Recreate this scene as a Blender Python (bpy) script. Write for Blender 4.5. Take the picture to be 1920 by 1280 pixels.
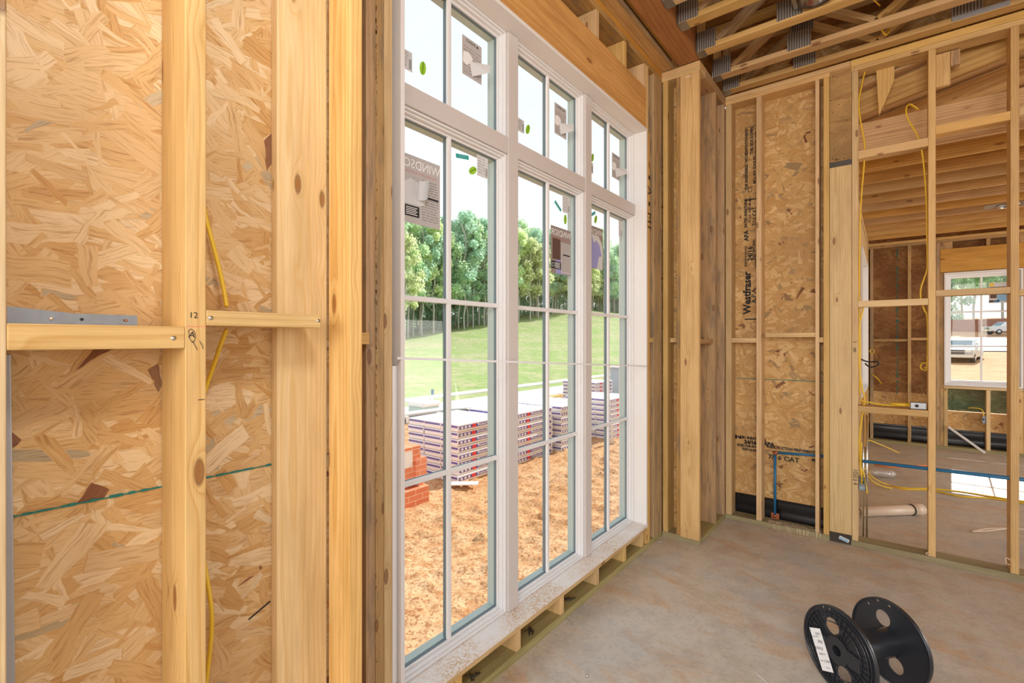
import bpy, math, random
from mathutils import Vector, Matrix, noise
from mathutils.geometry import delaunay_2d_cdt
random.seed(7)
for o in list(bpy.data.objects): bpy.data.objects.remove(o)
sc = bpy.context.scene; col = sc.collection

# ------------------------------------------------------------------ camera
YAW = 38.0; FPX = 906.0; EYE = 1.55; HOR = 637.0
cd = bpy.data.cameras.new('camera'); cam = bpy.data.objects.new('camera', cd); col.objects.link(cam)
cam.location = (0, 0, EYE); cam.rotation_euler = (math.radians(90), 0, math.radians(YAW))
cd.sensor_fit = 'HORIZONTAL'; cd.sensor_width = 36; cd.lens = 36*FPX/1920; cd.shift_y = (HOR-640)/1920
cd.clip_start = .02; cd.clip_end = 600
sc.camera = cam
# ------------------------------------------------------------------ world, sun, large lights, exposure
w = bpy.data.worlds.new('world'); sc.world = w; w.use_nodes = True
wn = w.node_tree; wn.nodes.clear()
wo = wn.nodes.new('ShaderNodeOutputWorld'); bg = wn.nodes.new('ShaderNodeBackground')
tc = wn.nodes.new('ShaderNodeTexCoord'); sx = wn.nodes.new('ShaderNodeSeparateXYZ'); cr = wn.nodes.new('ShaderNodeValToRGB')
wn.links.new(tc.outputs['Generated'], sx.inputs[0]); wn.links.new(sx.outputs['Z'], cr.inputs[0])
cr.color_ramp.elements[0].position = 0.0; cr.color_ramp.elements[0].color = (1.0, 1.0, 1.0, 1)
cr.color_ramp.elements[1].position = .8; cr.color_ramp.elements[1].color = (.80, .90, 1.0, 1)
wn.links.new(cr.outputs[0], bg.inputs[0]); bg.inputs[1].default_value = 1.18; wn.links.new(bg.outputs[0], wo.inputs[0])
def lamp(name, typ, loc, energy, color=(1, 1, 1), aim=None, **k):
    l = bpy.data.lights.new(name, typ); l.energy = energy; l.color = color
    for a, b in k.items(): setattr(l, a, b)
    o = bpy.data.objects.new(name, l); col.objects.link(o); o.location = loc
    if aim is not None: o.rotation_euler = (Vector(aim)-Vector(loc)).to_track_quat('-Z', 'Y').to_euler()
    return o
lamp('sun', 'SUN', (0, 20, 20), 6.8, (1, .96, .90), aim=(-1.4, 0, 6.6), angle=.009)
lamp('rear_fill_area', 'AREA', (.9, -3.4, 2.3), 190, (1, .97, .92), aim=(-.3, 3.6, 1.7), shape='RECTANGLE', size=3.2, size_y=2.2)  # added fill lamp behind the camera, no window stands there
lamp('camera_flash', 'AREA', (.05, .10, 2.75), 15, (.93, .97, 1.0), aim=(-1.0, 1.0, 2.2), shape='SQUARE', size=.32)
lamp('annex_fill_area', 'AREA', (5.0, 6.8, .95), 120, (1, .96, .90), aim=(0, 6.9, 2.5), shape='RECTANGLE', size=2.6, size_y=2.2)  # added low fill lamp, aimed up to brighten the joist undersides
vs = sc.view_settings; vs.view_transform = 'Standard'; vs.look = 'None'; vs.gamma = 1; vs.exposure = 0.0
try: vs.use_curve_mapping = False
except Exception: pass

# ------------------------------------------------------------------ helpers
CY, SY = math.cos(math.radians(YAW)), math.sin(math.radians(YAW))
def ray(x, y):
    u = (x-960)/FPX; v = (HOR-y)/FPX
    return Vector((CY*u-SY, SY*u+CY, v))
def onX(x, y, X): r = ray(x, y); t = X/r.x; return Vector((X, t*r.y, t*r.z+EYE))
def onY(x, y, Y): r = ray(x, y); t = Y/r.y; return Vector((t*r.x, Y, t*r.z+EYE))
def onZ(x, y, Z): r = ray(x, y); t = (Z-EYE)/r.z; return Vector((t*r.x, t*r.y, Z))

class NT:
    """small node-graph writer"""
    def __init__(s, name, rough=.6):
        s.m = bpy.data.materials.new(name); s.m.use_nodes = True; s.t = s.m.node_tree; s.n = s.t.nodes; s.l = s.t.links
        s.n.clear(); s.out = s.n.new('ShaderNodeOutputMaterial')
    def put(s, sock, v):
        if isinstance(v, bpy.types.NodeSocket): s.l.new(v, sock)
        elif v is not None:
            try: sock.default_value = v
            except Exception:
                sock.default_value = tuple(v)+(1,) if len(v) == 3 else tuple(v)[:3]
    def node(s, t, ins=(), out=0, **props):
        nd = s.n.new('ShaderNode'+t)
        for k, v in props.items(): setattr(nd, k, v)
        it = ins.items() if isinstance(ins, dict) else enumerate(ins)
        for k, v in it: s.put(nd.inputs[k], v)
        return nd.outputs[out]
    def math(s, op, a, b=None, c=None, clamp=False):
        return s.node('Math', (a, b, c), operation=op, use_clamp=clamp)
    def vec(s, op, a, b=None, out=0): return s.node('VectorMath', (a, b), out=out, operation=op)
    def noise(s, v, scale=5, detail=3, rough=.55, dist=0, out=0):
        return s.node('TexNoise', {'Vector': v, 'Scale': scale, 'Detail': detail, 'Roughness': rough, 'Distortion': dist}, out=out)
    def ramp(s, f, stops, interp='LINEAR'):
        nd = s.n.new('ShaderNodeValToRGB'); nd.color_ramp.interpolation = interp
        e = nd.color_ramp.elements
        while len(e) < len(stops): e.new(.5)
        for i, (p, c) in enumerate(stops):
            e[i].position = p; e[i].color = (tuple(c)+(1,)) if hasattr(c, '__len__') else (c, c, c, 1)
        s.put(nd.inputs[0], f); return nd.outputs[0]
    def mix(s, f, a, b, mode='MIX'):
        nd = s.n.new('ShaderNodeMix'); nd.data_type = 'RGBA'; nd.blend_type = mode
        s.put(nd.inputs[0], f); s.put(nd.inputs[6], a if isinstance(a, bpy.types.NodeSocket) else tuple(a)+(1,)); s.put(nd.inputs[7], b if isinstance(b, bpy.types.NodeSocket) else tuple(b)+(1,))
        return nd.outputs[2]
    def vmix(s, f, a, b):
        nd = s.n.new('ShaderNodeMix'); nd.data_type = 'VECTOR'
        s.put(nd.inputs[0], f); s.put(nd.inputs[4], a); s.put(nd.inputs[5], b); return nd.outputs[1]
    def bsdf(s, color, rough=.6, bump=None, bstr=.3, bdist=.002, **k):
        nd = s.n.new('ShaderNodeBsdfPrincipled')
        s.put(nd.inputs['Base Color'], color if isinstance(color, bpy.types.NodeSocket) else tuple(color)+(1,)); s.put(nd.inputs['Roughness'], rough)
        for a, b in k.items(): s.put(nd.inputs[a.replace('_', ' ')], b)
        if bump is not None:
            s.put(nd.inputs['Normal'], s.node('Bump', {'Height': bump, 'Strength': bstr, 'Distance': bdist}))
        s.l.new(nd.outputs[0], s.out.inputs[0]); return s.m
    def gr(s): return s.node('Attribute', out='Vector', attribute_name='gr')
    def xyz(s, v):
        nd = s.n.new('ShaderNodeSeparateXYZ'); s.put(nd.inputs[0], v); return nd.outputs
    def rgb(s, c):
        nd = s.n.new('ShaderNodeSeparateColor'); s.put(nd.inputs[0], c); return nd.outputs
    def sst(s, v, a, b, inv=False):
        return s.node('MapRange', {'Value': v, 'From Min': a, 'From Max': b, 'To Min': 1.0 if inv else 0.0, 'To Max': 0.0 if inv else 1.0})
    def comb(s, x, y, z): return s.node('CombineXYZ', (x, y, z))

def wood(name, base, dark, freq=105, kn=.55, rough=.55, ringamt=.8, blotch=None, spec=.35, grey=0.0):
    t = NT(name); g = t.gr(); L, a, b = t.xyz(g)[:3]
    rnd = t.node('ObjectInfo', out='Random')
    big = t.noise(t.vec('MULTIPLY', g, (1.1, 9, 9)), 1, 2, .5)
    q = t.comb(t.math('MULTIPLY', L, 4.4), t.math('MULTIPLY', t.math('ADD', a, b), 13.0), t.math('MULTIPLY', rnd, 9))
    vn = t.n.new('ShaderNodeTexVoronoi'); vn.inputs['Scale'].default_value = 1; t.put(vn.inputs['Vector'], q)
    d = vn.outputs['Distance']; vc = t.xyz(vn.outputs['Color'])[0]
    on = t.math('LESS_THAN', vc, kn*.8)
    kr = t.math('MULTIPLY', on, t.math('POWER', 2.718, t.math('MULTIPLY', t.math('MULTIPLY', d, d), -26)))
    r = t.math('SQRT', t.math('ADD', t.math('MULTIPLY', a, a), t.math('MULTIPLY', b, b)))
    r = t.math('ADD', r, t.math('MULTIPLY', big, .035)); r = t.math('ADD', r, t.math('MULTIPLY', kr, .022))
    fr = t.math('FRACT', t.math('MULTIPLY', r, freq))
    ring = t.ramp(fr, [(0, .0), (.55, .25), (.86, 1), (1, .1)])
    fine = t.noise(t.vec('MULTIPLY', g, (9, 420, 420)), 1, 2, .5)
    c = t.mix(t.math('MULTIPLY', ring, ringamt), base, dark)
    c = t.mix(t.math('MULTIPLY', kr, .35), c, dark)
    bl = t.noise(t.vec('MULTIPLY', g, (2.2, 14, 14)), 1, 3, .6)
    c = t.mix(t.ramp(bl, [(.42, 0), (.75, .55)]), c, blotch or [x*.72 for x in dark])
    if grey:
        g2 = t.noise(t.vec('MULTIPLY', g, (3, 22, 22)), 1, 4, .65)
        c = t.mix(t.ramp(g2, [(.5, 0), (.62, grey)]), c, (.16, .14, .11))
    core = t.math('MULTIPLY', on, t.ramp(d, [(.0, 1), (.085, .95), (.115, 0)]))
    halo = t.math('MULTIPLY', on, t.ramp(d, [(.085, 0), (.105, .9), (.15, 0)]))
    c = t.mix(t.math('MULTIPLY', core, .85), c, (.27, .105, .03)); c = t.mix(t.math('MULTIPLY', halo, .8), c, (.13, .045, .015))
    hs = t.node('HueSaturation', {'Hue': t.math('ADD', .5, t.math('MULTIPLY', t.math('SUBTRACT', rnd, .6), .010)), 'Saturation': t.math('ADD', .88, t.math('MULTIPLY', t.math('FRACT', t.math('MULTIPLY', rnd, 7.3)), .24)),
        'Value': t.math('ADD', .86, t.math('ADD', t.math('MULTIPLY', t.math('FRACT', t.math('MULTIPLY', rnd, 13.7)), .2), t.math('MULTIPLY', t.math('SUBTRACT', fine, .5), .38))), 'Color': c})
    return t.bsdf(hs, rough, bump=t.math('ADD', t.math('MULTIPLY', fine, .6), t.math('MULTIPLY', ring, -.5)), bstr=.25, bdist=.001, Specular_IOR_Level=spec)

def osb(name, stops, scale=8.6, layers=10, tint=None, green=None, stain=None, sat=1.0):
    t = NT(name); g = t.gr(); V = None
    nz = t.noise(g, 14, 2, .5, out=1)
    gd = t.vec('ADD', g, t.vec('MULTIPLY', t.vec('SUBTRACT', nz, (.5, .5, .5)), (.022, .022, 0)))
    base = t.node('TexVoronoi', {'Vector': t.vec('MULTIPLY', gd, (9, 22, 0)), 'Scale': 1}, out='Color')
    V = t.comb(t.math('MULTIPLY', t.xyz(gd)[0], 8), t.math('MULTIPLY', t.xyz(gd)[1], 8), t.xyz(base)[1])
    for i in range(layers):
        s = scale*(1+.22*((i*5) % 4-1.5)/1.5)
        q = t.vec('ADD', t.vec('MULTIPLY', gd, (s, s, 0)), (i*7.31+1.7, i*3.17+.6, 0))
        vn = t.n.new('ShaderNodeTexVoronoi'); vn.voronoi_dimensions = '2D'; vn.inputs['Scale'].default_value = 1; t.put(vn.inputs['Vector'], q)
        loc = t.vec('SUBTRACT', q, vn.outputs['Position']); cc = t.rgb(vn.outputs['Color'])
        ang = t.math('ADD', .2, t.math('MULTIPLY', t.math('SUBTRACT', cc[0], .5), 2.6))
        rot = t.node('VectorRotate', {'Vector': loc, 'Angle': ang}, rotation_type='Z_AXIS')
        xx = t.xyz(rot)
        hw = t.math('ADD', .035, t.math('MULTIPLY', t.math('MULTIPLY', cc[1], cc[1]), .15))
        tap = t.math('MULTIPLY', t.math('SUBTRACT', cc[2], .5), .25)
        yy = t.math('ADD', t.math('ABSOLUTE', xx[1]), t.math('MULTIPLY', xx[0], tap))
        mk = t.math('MULTIPLY', t.sst(t.math('SUBTRACT', hw, yy), 0, .012), t.sst(t.math('SUBTRACT', t.math('ADD', .26, t.math('MULTIPLY', cc[1], .28)), t.math('ABSOLUTE', xx[0])), 0, .03))
        mk = t.math('MULTIPLY', mk, t.sst(vn.outputs['Distance'], .52, .60, True))
        nv = t.comb(xx[0], xx[1], t.math('FRACT', t.math('ADD', cc[2], i*.37)))
        V = t.vmix(mk, V, nv)
    x, y, z = t.xyz(V)[:3]
    grain = t.noise(t.comb(t.math('MULTIPLY', x, 2.2), t.math('MULTIPLY', y, 34), t.math('MULTIPLY', z, 40)), 1, 3, .6)
    c = t.ramp(z, stops)
    c = t.mix(1, c, t.ramp(grain, [(.28, (.62, .52, .42)), (.5, (1, 1, 1)), (.8, (1.0, 1.0, 1.0))]), 'MULTIPLY')
    wide = t.noise(g, 1.7, 3, .5)
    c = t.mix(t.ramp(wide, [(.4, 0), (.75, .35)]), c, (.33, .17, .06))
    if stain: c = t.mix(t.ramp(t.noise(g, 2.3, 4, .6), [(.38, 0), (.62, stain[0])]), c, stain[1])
    if green: c = t.mix(1, c, green, 'MULTIPLY')
    return t.bsdf(c, .62, bump=t.noise(t.vec('MULTIPLY', g, (22, 60, 1)), 1, 4, .7), bstr=.35, bdist=.003, Specular_IOR_Level=.3)

def plain(name, color, rough=.5, nscale=0, namt=.1, **k):
    t = NT(name)
    if nscale:
        n = t.noise(t.node('TexCoord', out='Object'), nscale, 4, .6)
        color = t.mix(t.math('MULTIPLY', n, namt*2), color, [x*.55 for x in color])
    return t.bsdf(color, rough, **k)

M = {}
M['pine'] = wood('pine_lumber', (.76, .525, .235), (.60, .355, .12), kn=.5)
M['pine_pale'] = wood('pale_pine_lumber', (.78, .58, .33), (.68, .45, .21), kn=.45, ringamt=.75)
M['pine_dark'] = wood('dark_greyed_pine_lumber', (.58, .37, .17), (.42, .24, .09), kn=.5, grey=.5)
M['lvl'] = wood('glued_header_timber', (.68, .39, .135), (.50, .235, .06), freq=60, kn=.25, ringamt=.6)
M['lvl_dark'] = wood('dark_beam_timber', (.46, .20, .05), (.30, .115, .025), freq=80, kn=.2, ringamt=.6)
M['syp'] = wood('southern_pine_joist_timber', (.70, .44, .17), (.44, .21, .055), freq=50, kn=.5, ringamt=.7)
M['treated'] = wood('treated_green_lumber', (.42, .355, .18), (.28, .235, .10), freq=120, kn=.3, ringamt=.7)
light_stops = [(0, (.84, .64, .38)), (.25, (.76, .52, .26)), (.5, (.72, .46, .20)), (.72, (.66, .40, .16)), (.86, (.60, .33, .11)), (.95, (.80, .61, .36)), (.965, (.50, .40, .25)), (.985, (.46, .35, .20)), (.992, (.24, .09, .04))]
M['osb'] = osb('strand_board', light_stops)
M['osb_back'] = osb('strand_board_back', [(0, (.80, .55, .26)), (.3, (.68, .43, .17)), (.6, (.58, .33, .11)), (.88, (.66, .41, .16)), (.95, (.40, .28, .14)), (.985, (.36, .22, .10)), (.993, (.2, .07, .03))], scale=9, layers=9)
M['osb_wet_shade'] = osb('stained_shade_strand_board', [(0, (.50, .29, .11)), (.4, (.42, .22, .075)), (.8, (.34, .16, .045)), (1, (.22, .1, .03))], scale=10, layers=4, stain=(.8, (.20, .075, .018)))
M['osb_green'] = osb('green_tinted_strand_board', [(0, (.16, .20, .10)), (.5, (.10, .15, .07)), (1, (.06, .10, .05))], scale=10, layers=3)
M['ply'] = osb('old_plywood', [(0, (.55, .34, .13)), (.5, (.50, .30, .11)), (1, (.40, .22, .08))], scale=3, layers=2, stain=(.6, (.25, .15, .06)))
def vinyl(n, c):
    t = NT(n); return t.bsdf(c, .38, Specular_IOR_Level=.4)
M['white'] = vinyl('white_window_frame', (.80, .79, .79))
M['taupe'] = vinyl('window_post_cover', (.62, .57, .54))
M['white_wood'] = plain('white_primed_wood', (.82, .79, .77), .5, 30, .06)
M['ext_trim'] = plain('exterior_pale_blue_trim', (.42, .50, .48), .5)
t = NT('dusty_sill'); g = t.node('TexCoord', out='Object')
dm = t.math('MULTIPLY', t.ramp(t.noise(g, 2.4, 3, .6), [(.42, 0), (.6, 1)]), t.ramp(t.noise(g, 90, 2, .6), [(.45, .1), (.6, .9)]))
M['sill'] = t.bsdf(t.mix(dm, (.82, .79, .77), (.62, .40, .22)), .5)
M['seal'] = plain('dark_gasket', (.12, .17, .20), .5)
M['black'] = plain('black_plastic', (.022, .024, .03), .27)
M['sheet'] = plain('black_poly_sheet', (.008, .008, .009), .22)
M['yellow'] = plain('yellow_cable_jacket', (.80, .52, .03), .4)
M['orange'] = plain('orange_cord_jacket', (.75, .20, .04), .5)
M['blue'] = plain('blue_pipe', (.02, .16, .34), .35)
M['copper'] = plain('copper_fitting', (.55, .2, .1), .35, Metallic=.9)
M['pvc'] = plain('cream_plastic_pipe', (.72, .56, .42), .4)
M['galv'] = plain('galvanised_steel', (.36, .38, .40), .35, 25, .35, Metallic=.85)
M['grey'] = plain('grey_metal', (.42, .43, .45), .4, 6, .2, Metallic=.3)
M['chrome'] = plain('bright_metal', (.7, .7, .68), .2, Metallic=1.0)
M['darkmetal'] = plain('dark_bronze_metal', (.09, .08, .07), .35, Metallic=.8)
M['ink'] = plain('black_ink', (.012, .011, .012), .7)
M['redline'] = plain('red_crayon', (.75, .25, .15), .7)
M['teal'] = plain('teal_edge_paint', (.02, .22, .17), .6, 60, .4)
M['strap'] = plain('white_strap', (.80, .80, .82), .4)
M['paper'] = plain('grey_label_paper', (.50, .47, .46), .6)
M['paper_pale'] = plain('pale_label_paper', (.66, .66, .66), .6)
M['paper_brown'] = plain('brown_label_paper', (.30, .245, .22), .6)
M['white_ink'] = plain('white_ink', (.88, .88, .88), .6)
M['red_ink'] = plain('faded_red_ink', (.62, .25, .22), .6)
M['violet'] = plain('violet_print', (.33, .33, .66), .6)
M['bark_brown'] = plain('brown_bark_stain', (.24, .12, .045), .8)
M['brown_ink'] = plain('dark_brown_print', (.10, .05, .035), .6)
M['lime'] = plain('lime_sticker', (.34, .66, .03), .5)
M['tealtag'] = plain('teal_tag', (.01, .38, .30), .5)
M['lightblue'] = plain('light_blue_tag', (.25, .5, .75), .5)
M['dust'] = plain('pale_wood_shavings', (.80, .66, .46), .8)
def glass(n, tint=(.985, .997, .992), refl=.55):
    t = NT(n); bf = t.node('NewGeometry', out='Backfacing'); fr = t.node('Fresnel', {'IOR': t.math('SUBTRACT', 1.45, t.math('MULTIPLY', bf, 1.45-1/1.45))})
    tr = t.node('BsdfTransparent', {'Color': tuple(tint)+(1,)}); gl = t.node('BsdfGlossy', {'Roughness': .02})
    s = t.node('MixShader', (t.math('MULTIPLY', fr, refl), tr, gl)); t.l.new(s, t.out.inputs[0]); return t.m
M['glass'] = glass('window_glass')
t = NT('clear_plastic_film'); nz = t.noise(t.node('TexCoord', out='Object'), 30, 3, .6)
sh = t.node('MixShader', (.30, t.node('BsdfTransparent', {'Color': (.93, .91, .88, 1)}), t.node('BsdfGlossy', {'Roughness': .12, 'Normal': t.node('Bump', {'Height': nz, 'Strength': .8, 'Distance': .02})})))
t.l.new(t.node('MixShader', (.22, sh, t.node('BsdfDiffuse', {'Color': (.75, .72, .70, 1)}))), t.out.inputs[0]); M['haze'] = t.m
# tooth plate
t = NT('truss_tooth_plate'); g = t.gr(); X, Yv, Z = t.xyz(g)[:3]
st = t.math('FRACT', t.math('MULTIPLY', X, 62)); zz = t.math('FRACT', t.math('ADD', t.math('MULTIPLY', Yv, 95), t.math('MULTIPLY', t.math('FLOOR', t.math('MULTIPLY', X, 62)), .5)))
zig = t.math('ABSOLUTE', t.math('SUBTRACT', zz, .5))
mk = t.math('LESS_THAN', t.math('ABSOLUTE', t.math('SUBTRACT', t.math('SUBTRACT', st, .3), t.math('MULTIPLY', zig, .7))), .17)
c = t.mix(mk, (.17, .155, .14), (.62, .60, .56))
M['plate'] = t.bsdf(c, .42, bump=mk, bstr=.6, bdist=.002, Metallic=.55)
# concrete
t = NT('dusty_concrete'); g = t.node('TexCoord', out='Object')
n1 = t.noise(g, 1.15, 5, .6, .6); n2 = t.noise(g, 7, 6, .65); n3 = t.noise(t.vec('MULTIPLY', g, (1, 2.2, 1)), 2.6, 5, .6, 1.2); n4 = t.noise(g, 45, 3, .6)
c = t.mix(t.ramp(n1, [(.35, 0), (.65, 1)]), (.61, .52, .41), (.63, .59, .52))
c = t.mix(t.ramp(n3, [(.52, 0), (.68, .65)]), c, (.62, .38, .20))
c = t.mix(t.ramp(t.noise(g, 1.9, 5, .65, .4), [(.50, 0), (.66, .7)]), c, (.46, .48, .49))
c = t.mix(t.ramp(n2, [(.45, 0), (.75, .35)]), c, (.24, .19, .15))
c = t.mix(t.ramp(n4, [(.35, .18), (.5, 0)]), c, (.2, .15, .12))
M['concrete'] = t.bsdf(c, t.ramp(t.math('ADD', t.math('MULTIPLY', n2, .5), t.math('MULTIPLY', n1, .5)), [(.35, .62), (.65, .36)]), bump=t.math('ADD', n2, t.math('MULTIPLY', n4, .3)), bstr=.25, bdist=.006, Specular_IOR_Level=.45)
# dirt
t = NT('orange_clay'); g = t.node('TexCoord', out='Object')
n1 = t.noise(g, .9, 5, .6); n2 = t.noise(g, 9, 6, .7); n3 = t.noise(g, 40, 4, .7)
c = t.mix(t.ramp(n1, [(.35, 0), (.65, 1)]), (.60, .34, .16), (.70, .46, .27))
c = t.mix(t.ramp(n2, [(.48, 0), (.62, .75)]), c, (.44, .19, .065)); c = t.mix(t.ramp(n3, [(.38, .85), (.49, 0)]), c, (.30, .12, .04)); c = t.mix(t.ramp(t.noise(g, 24, 5, .75), [(.40, .8), (.45, 0)]), c, (.26, .10, .035))
M['clay'] = t.bsdf(c, .9, bump=t.math('ADD', n2, t.math('MULTIPLY', n3, .5)), bstr=.6, bdist=.02, Specular_IOR_Level=.15)
t = NT('mown_grass'); g = t.node('TexCoord', out='Object')
n1 = t.noise(g, .25, 4, .6); n2 = t.noise(t.vec('MULTIPLY', g, (1, 1, 3)), 2.6, 6, .75); n3 = t.noise(g, 22, 3, .7)
c = t.mix(t.ramp(n1, [(.4, 0), (.62, 1)]), (.40, .50, .19), (.56, .53, .31)); c = t.mix(t.ramp(n2, [(.46, 0), (.60, .7)]), c, (.22, .36, .10)); c = t.mix(t.ramp(n3, [(.3, .4), (.5, 0)]), c, (.22, .32, .09))
c = t.mix(t.ramp(t.noise(g, .8, 4, .6), [(.58, 0), (.68, .7)]), c, (.66, .52, .36))
M['grass'] = t.bsdf(c, .9, bump=t.math('ADD', n2, n3), bstr=.8, bdist=.09, Specular_IOR_Level=.1)
M['road'] = plain('pale_asphalt', (.52, .50, .49), .8, 6, .12)
M['kerb'] = plain('pale_kerb', (.78, .74, .70), .8, 6, .1)
def leaf(n, c1, c2, tr):
    t = NT(n); g = t.node('TexCoord', out='Object'); r = t.node('ObjectInfo', out='Random')
    nn = t.noise(g, .7, 4, .7); gi = t.node('NewGeometry', out='Random Per Island')
    c = t.mix(t.ramp(nn, [(.35, 0), (.65, 1)]), c1, c2)
    c = t.node('HueSaturation', {'Hue': t.math('ADD', .485, t.math('MULTIPLY', r, .03)), 'Value': t.math('ADD', .7, t.math('ADD', t.math('MULTIPLY', r, .25), t.math('MULTIPLY', gi, .45))), 'Color': c})
    a = t.node('BsdfDiffuse', {'Color': c}); b = t.node('BsdfTranslucent', {'Color': c})
    t.l.new(t.node('MixShader', (tr, a, b)), t.out.inputs[0]); return t.m
M['leaf'] = leaf('green_foliage', (.52, .70, .46), (.66, .80, .54), .55)  # leaf greens whitened and greyed so the colour carries the distant haze
M['leaf_yellow'] = leaf('yellow_green_foliage', (.68, .78, .46), (.78, .84, .55), .55)
M['leaf_blue'] = leaf('cool_green_foliage', (.44, .64, .50), (.56, .74, .58), .55)
M['bark'] = plain('pale_bark', (.58, .55, .50), .9, 8, .3)
M['wrap'] = plain('white_shingle_wrapper', (.88, .86, .87), .35, 12, .12)
M['purple'] = plain('purple_print_band', (.13, .10, .38), .4)
M['red'] = plain('red_logo_print', (.80, .04, .05), .4)
t = NT('orange_brick'); g = t.gr()
bk = t.node('TexBrick', {'Vector': g, 'Color1': (.86, .30, .15, 1), 'Color2': (.74, .22, .10, 1), 'Mortar': (.9, .6, .45, 1), 'Scale': 1, 'Mortar Size': .004, 'Brick Width': .20, 'Row Height': .062})
M['brick'] = t.bsdf(bk, .85)
M['pallet_wood'] = plain('rough_pallet_wood', (.50, .30, .15), .8, 8, .3)
M['bluewrap'] = plain('blue_grey_wrap', (.42, .50, .58), .5, 5, .2)
M['boxgreen'] = plain('pale_green_cabinet_paint', (.35, .47, .40), .6)
M['car_white'] = plain('white_car_paint', (.75, .75, .76), .25)
M['car_silver'] = plain('silver_car_paint', (.55, .56, .58), .25, Metallic=.3)
M['car_glass'] = plain('car_window_glass', (.12, .2, .25), .1)
M['tyre'] = plain('tyre_rubber', (.03, .03, .03), .8)
M['redbank'] = plain('red_clay_bank', (.40, .16, .10), .9, 3, .3)

def tag(o, label=None, cat=None, group=None, kind=None):
    if label: o['label'] = label
    if cat: o['category'] = cat
    if group: o['group'] = group
    if kind: o['kind'] = kind
    return o
def empty(name, loc, label=None, cat=None, group=None, kind=None, rz=0):
    o = bpy.data.objects.new(name, None); o.empty_display_size = .1; o.location = loc; o.rotation_euler = (0, 0, rz); col.objects.link(o)
    return tag(o, label, cat, group, kind)
def kids(o): return [c for c in bpy.data.objects if c.parent == o]
def copy_tree(o, parent=None):
    c = o.copy(); col.objects.link(c)
    if parent: c.parent = parent
    for ch in kids(o): copy_tree(ch, c)
    return c

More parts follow.
